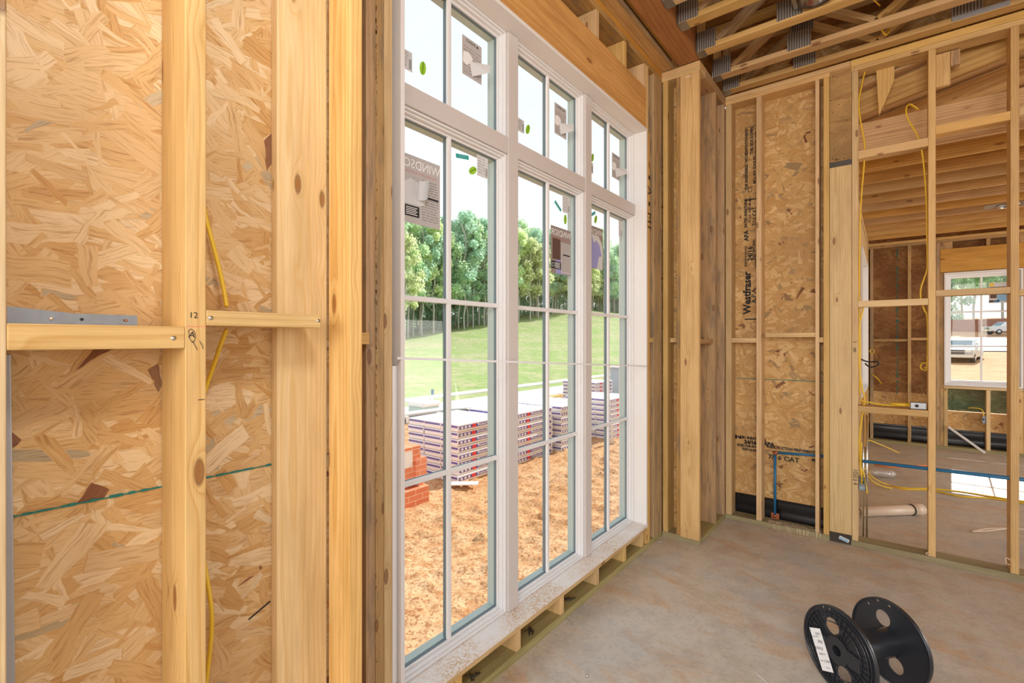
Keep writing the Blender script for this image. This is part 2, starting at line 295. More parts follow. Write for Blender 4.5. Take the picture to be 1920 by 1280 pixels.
class MB:
    def __init__(s): s.v = []; s.f = []; s.mi = []; s.g = []; s.sm = []
    def add(s, vs, fs, gs, mi=0, sm=False):
        b = len(s.v); s.v += [Vector(p) for p in vs]; s.g += gs
        for f in fs: s.f.append([b+i for i in f]); s.mi.append(mi); s.sm.append(sm)
        return s
    BF = [(0, 3, 2, 1), (4, 5, 6, 7), (0, 1, 5, 4), (1, 2, 6, 5), (2, 3, 7, 6), (3, 0, 4, 7)]
    def box(s, lo, hi, axis=None, mi=0, off=None, flat=False):
        x0, y0, z0 = lo; x1, y1, z1 = hi
        P = [(x0, y0, z0), (x1, y0, z0), (x1, y1, z0), (x0, y1, z0), (x0, y0, z1), (x1, y0, z1), (x1, y1, z1), (x0, y1, z1)]
        D = [x1-x0, y1-y0, z1-z0]
        order = sorted(range(3), key=lambda i: -D[i])
        if axis is not None: order.remove(axis); order = [axis]+order
        if off is None: off = (random.uniform(0, 40), random.uniform(-.035, .035), random.uniform(.02, .075))
        c = [(lo[i]+hi[i])/2 for i in range(3)]
        gs = [Vector((p[order[0]]-c[order[0]]+off[0], p[order[1]]-c[order[1]]+off[1], p[order[2]]-c[order[2]]+off[2])) for p in P]
        return s.add(P, s.BF, gs, mi)
    def panel(s, lo, hi, ua, va, mi=0, uo=0, vo=0):
        """box whose surface coordinates run in metres along axes ua, va"""
        x0, y0, z0 = lo; x1, y1, z1 = hi
        P = [(x0, y0, z0), (x1, y0, z0), (x1, y1, z0), (x0, y1, z0), (x0, y0, z1), (x1, y0, z1), (x1, y1, z1), (x0, y1, z1)]
        return s.add(P, s.BF, [Vector((p[ua]+uo, p[va]+vo, 0)) for p in P], mi)
    def beam(s, p0, p1, w, d, up=(0, 0, 1), mi=0):
        p0 = Vector(p0); p1 = Vector(p1); e = (p1-p0).normalized(); sd = e.cross(Vector(up)).normalized(); u = sd.cross(e)
        L = (p1-p0).length; off = (random.uniform(0, 40), random.uniform(-.035, .035), random.uniform(.02, .075))
        vs = []; gs = []
        for l in (0, L):
            for a, b in ((-1, -1), (1, -1), (1, 1), (-1, 1)):
                vs.append(p0+e*l+sd*(a*w/2)+u*(b*d/2)); q = (a*w/2, b*d/2) if w > d else (b*d/2, a*w/2)
                gs.append(Vector((l+off[0], q[0]+off[1], q[1]+off[2])))
        return s.add(vs, s.BF, gs, mi)
    def tube(s, pts, r, n=8, mi=0, smooth=True, cap=True):
        P = [Vector(p) for p in pts]
        if smooth and len(P) > 2:
            Q = []
            for i in range(len(P)-1):
                a = P[max(i-1, 0)]; b = P[i]; c = P[i+1]; d = P[min(i+2, len(P)-1)]
                for k in range(6):
                    t = k/6; Q.append(.5*((2*b)+(c-a)*t+(2*a-5*b+4*c-d)*t*t+(3*b-a-3*c+d)*t**3))
            Q.append(P[-1]); P = Q
        vs = []; fs = []; gs = []; pr = None
        for i, p in enumerate(P):
            e = (P[min(i+1, len(P)-1)]-P[max(i-1, 0)]).normalized()
            if pr is None: pr = e.orthogonal().normalized()
            pr = (pr-e*pr.dot(e)).normalized(); q = e.cross(pr)
            for k in range(n):
                a = 2*math.pi*k/n; vs.append(p+pr*(r*math.cos(a))+q*(r*math.sin(a))); gs.append(Vector((i*.05, k*.01, 0)))
        for i in range(len(P)-1):
            for k in range(n): fs.append((i*n+k, i*n+(k+1) % n, (i+1)*n+(k+1) % n, (i+1)*n+k))
        if cap: fs.append(tuple(range(n))[::-1]); fs.append(tuple((len(P)-1)*n+k for k in range(n)))
        return s.add(vs, fs, gs, mi, True)
    def lathe(s, prof, c, ax, n=48, mi=0, closed=False):
        c = Vector(c); ax = Vector(ax).normalized(); a = ax.orthogonal().normalized(); b = ax.cross(a); vs = []; fs = []; gs = []
        m = len(prof)
        for (r, h) in prof:
            for k in range(n):
                t = 2*math.pi*k/n; vs.append(c+ax*h+a*(r*math.cos(t))+b*(r*math.sin(t))); gs.append(Vector((t*r, h, 0)))
        for i in range(m if closed else m-1):
            j = (i+1) % m
            for k in range(n): fs.append((i*n+k, i*n+(k+1) % n, j*n+(k+1) % n, j*n+k))
        return s.add(vs, fs, gs, mi, True)
    def plate(s, outer, holes, M4, th, mi=0):
        """flat plate with holes; outline in 2D, thickness along local z"""
        loops = [outer]+holes; pv = []; ed = []
        for lp in loops:
            b = len(pv); pv += [Vector(p) for p in lp]; ed += [(b+i, b+(i+1) % len(lp)) for i in range(len(lp))]
        r = delaunay_2d_cdt(pv, ed, [], 0, 1e-6); V2, F2 = r[0], r[2]
        def inside(p, lp):
            c = False; j = len(lp)-1
            for i in range(len(lp)):
                if (lp[i][1] > p[1]) != (lp[j][1] > p[1]) and p[0] < (lp[j][0]-lp[i][0])*(p[1]-lp[i][1])/(lp[j][1]-lp[i][1])+lp[i][0]: c = not c
                j = i
            return c
        F = []
        for f in F2:
            cx = sum(V2[i].x for i in f)/len(f); cy = sum(V2[i].y for i in f)/len(f)
            if inside((cx, cy), outer) and not any(inside((cx, cy), h) for h in holes): F.append(list(f))
        n = len(V2); vs = [M4 @ Vector((p.x, p.y, z)) for z in (-th/2, th/2) for p in V2]
        fs = [f[::-1] for f in F]+[[i+n for i in f] for f in F]
        s.add(vs, fs, [Vector((p.x, p.y, 0)) for _ in (0, 1) for p in V2], mi)
        for lp in loops:
            m = len(lp); vs = [M4 @ Vector((p[0], p[1], z)) for z in (-th/2, th/2) for p in lp]
            s.add(vs, [(i, (i+1) % m, m+(i+1) % m, m+i) for i in range(m)], [Vector((p[0], p[1], 0)) for _ in (0, 1) for p in lp], mi, True)
        return s
    def build(s, name, mats, parent=None, bevel=0, origin=None):
        me = bpy.data.meshes.new(name)
        o3 = Vector((0, 0, 0))
        if parent is None:
            if origin is None:
                xs = [p.x for p in s.v]; ys = [p.y for p in s.v]; zs = [p.z for p in s.v]
                o3 = Vector(((min(xs)+max(xs))/2, (min(ys)+max(ys))/2, min(zs)))
            else: o3 = Vector(origin)
        me.from_pydata([p-o3 for p in s.v], [], s.f)
        at = me.attributes.new('gr', 'FLOAT_VECTOR', 'POINT')
        at.data.foreach_set('vector', [c for v in s.g for c in v])
        if not isinstance(mats, (list, tuple)): mats = [mats]
        for m in mats: me.materials.append(m)
        me.polygons.foreach_set('material_index', s.mi); me.polygons.foreach_set('use_smooth', s.sm); me.update()
        o = bpy.data.objects.new(name, me); col.objects.link(o); o.location = o3
        if parent: o.parent = parent
        if bevel:
            b = o.modifiers.new('bevel', 'BEVEL'); b.width = bevel; b.segments = 2; b.limit_method = 'ANGLE'; b.angle_limit = .6
        return o
def board(name, lo, hi, mat, label=None, cat=None, group=None, axis=None, bevel=.002, parent=None):
    lo, hi = [min(a, b) for a, b in zip(lo, hi)], [max(a, b) for a, b in zip(lo, hi)]
    o = MB().box(lo, hi, axis).build(name, M[mat], parent, bevel); return tag(o, label, cat, group)
def rail(name, p0, p1, w, d, mat, label=None, cat=None, group=None, up=(0, 0, 1), parent=None):
    o = MB().beam(p0, p1, w, d, up).build(name, M[mat], parent, .002); return tag(o, label, cat, group)
dgs = []
def text(s, size, p, xd, yd, mat, name, parent, sx=1.0, align='CENTER', fat=0.0):
    """printed words as a thin flat mesh; p centre, xd reading direction, yd up"""
    cu = bpy.data.curves.new(name, 'FONT'); cu.body = s; cu.size = size; cu.align_x = align; cu.align_y = 'CENTER'; cu.offset = fat; cu.resolution_u = 2
    tmp = bpy.data.objects.new(name, cu); col.objects.link(tmp)
    bpy.context.view_layer.update()
    me = bpy.data.meshes.new_from_object(tmp.evaluated_get(bpy.context.evaluated_depsgraph_get()))
    bpy.data.objects.remove(tmp)
    xd = Vector(xd).normalized(); yd = Vector(yd).normalized(); n = xd.cross(yd)
    Mx = Matrix(((xd.x*sx, yd.x, n.x, p[0]), (xd.y*sx, yd.y, n.y, p[1]), (xd.z*sx, yd.z, n.z, p[2]), (0, 0, 0, 1)))
    me.transform(Mx); me.materials.clear(); me.materials.append(M[mat])
    if parent is not None:
        wl = parent.location.copy(); rz = parent.rotation_euler.z
        me.transform(Matrix.Rotation(-rz, 4, 'Z') @ Matrix.Translation(-wl))
    o = bpy.data.objects.new(name, me); col.objects.link(o)
    if parent is not None: o.parent = parent
    return o
def local(mb, parent):
    rz = parent.rotation_euler.z; R = Matrix.Rotation(-rz, 3, 'Z')
    mb.v = [R @ (p-parent.location) for p in mb.v]; return mb
PY = Vector((0, 1, 0)); PX = Vector((1, 0, 0)); PZ = Vector((0, 0, 1))
ORD = ['first', 'second', 'third', 'fourth', 'fifth', 'sixth', 'seventh', 'eighth', 'ninth', 'tenth', 'eleventh', 'twelfth', 'thirteenth']
TOP = 3.584; CEIL = 3.66

# ================================================================== SETTING
tag(MB().panel((-1.56, -3, -.12), (8, 9.36, 0), 0, 1).build('floor', M['concrete']), kind='structure')
WL, WB, WK = -1.26, -1.56, 4.59            # sheathing planes: left wall, window bay, back wall
def wall(name, parts, mat):
    mb = MB()
    for lo, hi, ua, va in parts: mb.panel(lo, hi, ua, va, uo=random.uniform(0, 20), vo=random.uniform(0, 20))
    return tag(mb.build(name, M[mat]), kind='structure')
def child(mb, name, mat, parent, bevel=0):
    return local(mb, parent).build(name, M[mat], parent, bevel)
wl = wall('wall_left', [((WL-.012, -1.3, .04), (WL, .80, 1.2265), 1, 2), ((WL-.012, -1.3, 1.2285), (WL, .80, 3.7), 1, 2)], 'osb')
mb = MB()
for i in range(90):
    y = -.2+i*.0105; h = random.uniform(.0012, .0042); mb.box((WL-.004, y, 1.2275-h*.5), (WL+.0022, y+.011, 1.2275+h))
tag(child(mb, 'panel_seam', 'teal', wl), 'green painted panel seam')
child(MB().beam((WL+.001, .545, .853), (WL+.001, .598, .876), .0012, .0035), 'pencil_mark', 'ink', wl)
bay = wall('wall_bay', [((WB-.012, .80, 0), (WB, 1.13, CEIL), 1, 2), ((WB-.012, 1.13, 0), (WB, 3.42, .17), 1, 2), ((WB-.012, 1.13, 3.105), (WB, 3.42, CEIL+.3), 1, 2),
    ((WB-.012, 3.42, 0), (WB, 3.88, CEIL), 1, 2)], 'osb_back')
wall('wall_bay_return', [((WL-.012, 3.90, 0), (WL, 4.59, CEIL), 1, 2), ((-1.56, 3.885, 0), (-1.28, 3.897, CEIL), 0, 2)], 'osb_back')
wall('wall_bay_near_return', [((-1.56, .784, 0), (-1.275, .796, CEIL), 0, 2)], 'osb_back')
wb = wall('wall_back', [((-1.26, WK, .205), (-.22, WK+.012, 1.212), 0, 2), ((-1.26, WK, 1.214), (-.22, WK+.012, 3.62), 0, 2)], 'osb_back')
tag(child(MB().box((-1.09, WK-.0012, 1.211), (-.36, WK+.001, 1.2165)), 'panel_seam', 'teal', wb), 'teal painted panel seam')
# black sheet behind the foot of the walls
def sheet(label, x0, x1, y, z0, z1):
    n = int((x1-x0)/.03); R = 10; vs = []; fs = []
    for j in range(R+1):
        for i in range(n+1):
            u = i*.03; vs.append((x0+(x1-x0)*i/n, y-.004*(1+math.sin(j*1.9+.8*math.sin(u*2.1)))-.006*noise.noise(Vector((u*1.5, j*.5, y))), z0+(z1-z0)*j/R))
    for j in range(R):
        for i in range(n): a = j*(n+1)+i; fs.append((a, a+1, a+n+2, a+n+1))
    mb = MB().add(vs, fs, [Vector((0, 0, 0))]*len(vs), 0, True)
    o = mb.build('plastic_sheet', M['sheet']); s = o.modifiers.new('thick', 'SOLIDIFY'); s.thickness = .002; return tag(o, label, 'plastic sheet')
sheet('glossy black plastic sheet tucked behind the studs at the foot of the room\'s back wall', -1.275, -.37, 4.606, -.05, .225)
# annex room walls
RS = .215                                   # slope of the annex roof
def rz_(x, z0=3.50): return z0+RS*(x+.2)*1.0
AX, FY = -.39, 9.34                        # annex left sheathing, annex far sheathing
wall('wall_annex_left', [((AX-.012, 4.62, 0), (AX, 6.66, 3.02), 1, 2), ((AX-.012, 6.66, 0), (AX, 8.45, .87), 1, 2), ((AX-.012, 6.66, 2.60), (AX, 8.45, 3.02), 1, 2), ((AX-.012, 8.45, 0), (AX, 9.34, 3.02), 1, 2)], 'osb_back')
wf = wall('wall_annex_far', [((AX, FY, 1.53), (.56, FY+.012, 3.0), 0, 2)], 'osb_wet_shade')
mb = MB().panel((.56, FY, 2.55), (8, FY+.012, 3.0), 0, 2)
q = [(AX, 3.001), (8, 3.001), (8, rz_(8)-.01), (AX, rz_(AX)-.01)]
mb.add([(x, y, z) for y in (FY, FY+.012) for x, z in q], MB.BF, [Vector((x, z, 0)) for _ in (0, 1) for x, z in q]); tag(mb.build('wall_annex_far_top', M['osb_wet_shade']), kind='structure')
wall('wall_annex_far_middle', [((AX, FY, .76), (.56, FY+.012, 1.53), 0, 2), ((1.44, FY, .87), (8, FY+.012, 2.55), 0, 2)], 'osb_wet_shade')
wall('wall_annex_far_lower', [((AX, FY, .27), (8, FY+.012, .53), 0, 2), ((AX, FY, .535), (.54, FY+.012, .76), 0, 2)], 'osb_back')
wall('wall_annex_far_band', [((.56, FY, .54), (8, FY+.012, .87), 0, 2)], 'osb_green')
mb = MB()
for i in range(60):
    z = .75+i*.038+random.uniform(-.008, .008)
    mb.box((.085+random.uniform(-.012, .006), FY-.002, z), (.098+random.uniform(-.004, .014), FY+.001, z+random.uniform(.012, .032)))
tag(child(mb, 'printed_seam', 'teal', wf), 'dotted green seam running up the dark panels')
sheet('glossy black plastic sheet at the foot of the far wall beyond the stud partition', -.33, 3.0, 9.354, -.05, .28)
# roof and floor deck overhead
tag(MB().panel((-1.56, -3, 4.07), (8, 4.72, 4.09), 0, 1).build('ceiling', M['osb_wet_shade']), kind='structure')  # darker board colour put in for the shade between truss chords
mb = MB(); mb.add([(-.8, 4.6, rz_(-.8)), (8, 4.6, rz_(8)), (8, 9.5, rz_(8)), (-.8, 9.5, rz_(-.8)), (-.8, 4.6, rz_(-.8)+.02), (8, 4.6, rz_(8)+.02), (8, 9.5, rz_(8)+.02), (-.8, 9.5, rz_(-.8)+.02)], MB.BF, [Vector((p[0], p[1], 0)) for p in [(-.8, 4.6), (8, 4.6), (8, 9.5), (-.8, 9.5)]*2])
tag(mb.build('ceiling_annex', M['syp']), kind='structure')
wall('wall_bay_upper', [((-1.60, -3, 3.97), (-1.572, 3.74, 4.07), 1, 2), ((-1.30, 3.898, 3.665), (-1.285, 4.66, 4.07), 1, 2), ((-1.56, 3.885, 3.665), (-1.30, 3.897, 4.07), 0, 2), ((-1.284, 4.645, 3.665), (8, 4.657, 4.07), 0, 2)], 'osb_back')
q = [(-.39, 3.475), (.56, 3.672), (-.39, 3.672), (-.40, 3.60)]; mb = MB().add([(x, y, z) for y in (4.628, 4.640) for x, z in q], MB.BF, [Vector((x, z, 0)) for _ in (0, 1) for x, z in q]); tag(mb.build('wall_bay_gusset', M['osb_back']), kind='structure')

# ================================================================== FRAMING, left wall
FL, FB, FK = -1.12, -1.418, 4.45

board('bottom_plate', (WL+.002, -1.3, 0), (FL, .78, .038), 'treated', 'green treated bottom plate under the near left wall', 'plate')
board('top_plate', (WL+.002, -1.3, TOP), (FL, .78, CEIL), 'pine', 'top plate over the near left wall studs', 'plate')
board('stud', (WL+.002, .072, .04), (FL, .112, TOP), 'pine_pale', 'blurred pale stud at the extreme left edge of the photo', 'stud')
s12 = board('stud', (WL+.002, .3622, .04), (FL, .4005, TOP), 'pine', 'left wall stud with the handwritten number 12 on its edge', 'stud')
e = FL+.0008
text('12', .017, (e, .377, 1.600), PY, PZ, 'ink', 'handwriting', s12)
text('A', .018, (e, .374, 1.560), PY, (0, .2, 1), 'ink', 'handwriting', s12)
mb = MB(); mb.tube([(e, .368, 1.569), (e, .372, 1.572), (e, .378, 1.567), (e, .380, 1.555), (e, .376, 1.545), (e, .370, 1.553), (e, .368, 1.569)], .0005, 4)
mb.tube([(e, .375, 1.548), (e, .381, 1.535), (e, .384, 1.529)], .0005, 4); mb.tube([(e, .388, 1.548), (e, .393, 1.537), (e, .394, 1.531)], .0005, 4)
child(mb, 'pencil_scribble', 'ink', s12)
child(MB().box((FL, .3635, 1.577), (FL+.0006, .399, 1.5785)), 'crayon_line', 'redline', s12)
child(MB().box((FL, .385, 1.426), (FL+.0006, .397, 1.4275)), 'pencil_tick', 'ink', s12)
def blocking(lo, hi, mat, label, nails=()):
    o = board('blocking', lo, hi, mat, label, 'blocking board')
    for p in nails:
        mb = MB(); ax = PX if abs(p[0]-hi[0]) < .004 else -PY
        mb.lathe([(0, 0), (.0045, 0), (.0045, .001), (0, .0014)], p, ax, 12); child(mb, 'nail_head', 'chrome', o)
    return o
blocking((WL+.02, .112, 1.533), (FL, .3622, 1.577), 'pine', 'pinkish blocking board under the loose metal strip, far left', [(FL, .342, 1.5535)])
blocking((WL+.02, .4005, 1.580), (FL, .6575, 1.612), 'pine', 'knotty blocking board between the stud marked 12 and the flat board column', [(FL, .409, 1.596), (FL, .651, 1.598)])
# metal strip lying on the first block
n = 60; vs = []
for i in range(n+1):
    y = .115+.175*i/n; x = -1.145+.0009*math.sin(y*150); vs += [(x, y, 1.5775), (x, y, 1.597+max(0, (.2-y))*.10)]
mb = MB().add(vs, [(2*i, 2*i+2, 2*i+3, 2*i+1) for i in range(n)], [Vector()]*len(vs), 0, False)
ms = mb.build('nail_plate', M['galv']); ms.modifiers.new('t', 'SOLIDIFY').thickness = .0015
tag(ms, 'wavy galvanised metal strip standing on the far left blocking board', 'metal strip')
for y, mt in ((.168, 'pvc'), (.208, 'ink'), (.272, 'copper')): child(MB().lathe([(0, 0), (.0026, 0), (.0018, .0018), (0, .002)], (-1.142, y, 1.587), PX, 10), 'screw_head', mt, ms)
o = rail('conduit_cover', (-1.245, .112, .05), (-1.243, .098, 1.525), .062, .02, 'grey', 'grey metal channel standing behind the extreme left stud', 'metal channel', up=(1, 0, 0))
# flat board column and last studs of the left wall
board('flat_board', (WL+.002, .6005, .04), (-1.227, .7385, TOP), 'pine_pale', 'wide pale knotty board standing flat against the near wall panel', 'board')
board('stud', (WL+.04, .7395, .04), (FL, .778, TOP), 'pine', 'stud with waney bark edge right beside the wide flat board', 'stud')
mb = MB()
for i in range(42):
    z = random.uniform(.7, 2.2); h = random.uniform(.006, .03); x = FL-random.uniform(.004, .014)
    mb.box((x-.003, .7386, z), (x+.003, .7393, z+h))
# ================================================================== bay framing
Yp = [(1.0, 1.037), (1.0385, 1.0745), (1.076, 1.112)]
board('stud', (WB+.002, .80, .04), (FB, .838, TOP), 'pine_dark', 'stud hidden in the dark gap beside the waney stud', 'stud')
for (a, b), lb, mt in zip(Yp, ['first stud of the triple pack left of the large window, by the dark gap', 'middle stud of the triple pack left of the window, with bark-stained edge', 'last stud of the triple pack, nearest the window\'s left jamb'], ['pine_dark', 'pine_dark', 'pine']):
    so = board('stud', (WB+.002, a, .04), (FB, b, TOP), mt, lb, 'stud')
    if 'middle' in lb:
        mb = MB()
        for i in range(120):
            z = random.choice([random.uniform(.3, 3.3), random.gauss(1.6, .25), random.gauss(2.5, .2)]); h = random.uniform(.004, .018); y = a+random.uniform(.0004, .004)
            mb.box((FB-.0005, y, z), (FB+.0003, y+random.uniform(.001, .0045), z+h))
        tag(child(mb, 'bark_streak', 'bark_brown', so), 'dark bark streak along the edge', kind='stuff')
blocking((WB+.05, .778+.062, 1.535), (FB+.02, 1.0, 1.575), 'pine', 'short blocking board glimpsed in the dark gap beside the triple stud pack')
board('bottom_plate', (WB+.002, .80, 0), (FB, 3.74, .04), 'treated', 'green treated bottom plate below the large window', 'plate')
board('top_plate', (WB+.002, .80, TOP), (FB, 3.74, 3.622), 'pine_dark', 'lower top plate over the short studs above the header', 'plate')
board('top_plate', (WB+.002, .80, 3.6225), (FB, 3.74, CEIL), 'lvl', 'upper top plate over the short studs above the header', 'plate')
hd = board('window_header', (WB+.003, 1.115, 3.103), (FB, 3.43, 3.41), 'lvl', 'orange laminated timber header over the large window', 'header')
board('jack_stud', (WB+.002, 3.432, .04), (FB, 3.497, 3.10), 'pine', 'jack stud tight against the right jamb of the large window', 'stud')
ks = board('king_stud', (WB+.002, 3.432, 3.102), (FB, 3.47, TOP), 'pine', 'short stud closing the right end of the header', 'stud')
js = bpy.data.objects['jack_stud']
text('▪ A ▪ M1', .10, (FB+.0006, 3.485, 2.58), -PZ, PY, 'ink', 'printed_stamp', js, sx=1.1)
board('stud', (WB+.002, 3.577, .04), (FB, 3.735, TOP), 'pine_dark', 'wide stud in the inner corner right of the large window', 'stud')
blocking((WB+.05, 3.498, 1.53), (FB-.005, 3.576, 1.565), 'pine', 'tiny blocking board between the jack stud and the inner corner stud')
for i, (a, b, n) in enumerate([(1.441, 1.479, 'nearest the camera'), (1.853, 1.891, 'second from the left, below the first mullion'), (2.250, 2.288, 'third from the left'), (2.660, 2.698, 'fourth from the left, near the second mullion'), (3.054, 3.092, 'fifth from the left'), (3.352, 3.390, 'at the far right end')]):
    board('cripple_stud', (WB+.002, a, .04), (FB-.004, b, .137), 'pine', 'short stud under the window sill, '+n, 'stud', axis=2)
board('rough_sill', (WB+.002, 1.115, .138), (FB+.001, 3.43, .176), 'pine', 'long wooden plate directly under the white window sill', 'plate')
for i, (a, n) in enumerate([(1.05, ''), (1.45, ''), (1.85, ''), (2.25, ''), (2.653, 'leftmost of the three visible above the header'), (3.050, 'middle of the three visible above the header'), (3.392, 'rightmost of the three, near the header end')]):
    if n: board('cripple_stud', (WB+.002, a, 3.412), (FB, a+.038, TOP-.002), 'pine', 'short stud above the window header, '+n, 'stud', axis=2)
# little bits of litter lying in the pockets
for x, y, lb in ((-1.47, 1.60, 'crumpled grey wire scrap in the pocket under the nearest pane'), (-1.46, 2.02, 'dark stick and scraps in the pocket under the first mullion'), (-1.47, 2.42, 'pale crumbs in the pocket under the second window unit')):
    mb = MB(); r = random.Random(int(y*100))
    for k in range(3):
        q = [(x+r.uniform(-.03, .03), y+r.uniform(-.03, .03), .0415+r.uniform(.001, .012)) for _ in range(4)]; mb.tube(q, .0022, 5)
    tag(mb.build('wire_scrap', M['darkmetal']), lb, 'scrap')

# ================================================================== WINDOW 1
W = empty('window_1', (-1.49, 2.275, .178), kind='structure')
def wchild(mb, name, mat, parent=W, bevel=.0015): return child(mb, name, mat, parent, bevel)
W.location = (-1.49, 2.275, .178)
mb = MB(); mb.box((-1.62, 1.137, .197), (-1.402, 1.156, 3.081)); mb.box((-1.62, 3.394, .197), (-1.402, 3.413, 3.081)); mb.box((-1.62, 1.137, 3.081), (-1.402, 3.413, 3.100))
wchild(mb, 'jamb_frame', 'white_wood')
wchild(MB().box((-1.62, 1.137, .178), (-1.398, 3.413, .197)), 'window_sill', 'sill')
posts = [(1.877, 1.956), (2.648, 2.725)]
for a, b in posts:
    mb = MB().box((-1.60, a, .198), (-1.487, b, 3.080)); wchild(mb, 'mullion', 'taupe', bevel=.003)
units = [(1.157, 1.876), (1.957, 2.647), (2.726, 3.393)]
for a, b in units: wchild(MB().box((-1.60, a, 2.473), (-1.489, b, 2.555)), 'transom_rail', 'taupe', bevel=.003)
def ring(mb, x0, x1, a, b, c, d, w):
    mb.box((x0, a, c), (x1, a+w, d)); mb.box((x0, b-w, c), (x1, b, d)); mb.box((x0, a+w, c), (x1, b-w, c+w)); mb.box((x0, a+w, d-w), (x1, b-w, d))
GX = -1.551
for a, b in units:
    for c, d in ((.198, 2.472), (2.556, 3.080)):
        s = empty('sash', (0, 0, 0)); s.parent = W; del_ = Vector((0, (a+b)/2-W.location.y, c-W.location.z)); s.location = del_
        def sc_(mb, name, mat, bevel=.001, par=None):
            off = W.location+del_; mb.v = [p-off for p in mb.v]; return mb.build(name, M[mat], s, bevel)
        mb = MB(); ring(mb, -1.545, -1.502, a, b, c, d, .008); ring(mb, -1.545, -1.517, a+.0081, b-.0081, c+.0081, d-.0081, .008); ring(mb, -1.560, -1.536, a+.0163, b-.0163, c+.0163, d-.0163, .009)
        sc_(mb, 'sash_frame', 'white')
        i0 = .0255
        mb = MB(); ring(mb, -1.556, -1.546, a+i0, b-i0, c+i0, d-i0, .003); sc_(mb, 'gasket', 'seal', 0)
        mb = MB(); ring(mb, -1.602, -1.562, a+.018, b-.018, c+.018, d-.018, .009); sc_(mb, 'outer_trim', 'ext_trim')
        sc_(MB().box((GX-.003, a+.020, c+.020), (GX, b-.020, d-.020)), 'pane', 'glass', 0)
        ym = (a+b)/2
        mb = MB(); mg = MB()
        mb.box((-1.5495, ym-.011, c+i0), (-1.534, ym+.011, d-i0)); mg.box((-1.572, ym-.005, c+i0), (-1.555, ym+.005, d-i0))
        if d-c > 1:
            for z in (.966, 1.72):
                mb.box((-1.5496, a+i0, z-.011), (-1.5335, b-i0, z+.011)); mg.box((-1.5725, a+i0, z-.006), (-1.5548, b-i0, z+.006))
        sc_(mb, 'muntin', 'white', .004); sc_(mg, 'outer_muntin', 'seal', 0)
# house wrap scrap beside the jamb, strap across the window
mb = MB().box((-1.425, 1.114, .3), (-1.42, 1.134, 1.455)); tag(mb.build('wrap_strip', M['wrap']), 'wrinkled white wrap strip between the triple studs and the window jamb', 'strip')
tag(MB().beam((-1.400, 1.120, 1.484), (-1.400, 3.405, 1.357), .0012, .009).build('strap', M['strap']), 'thin white strap stretched across the whole large window', 'strap')
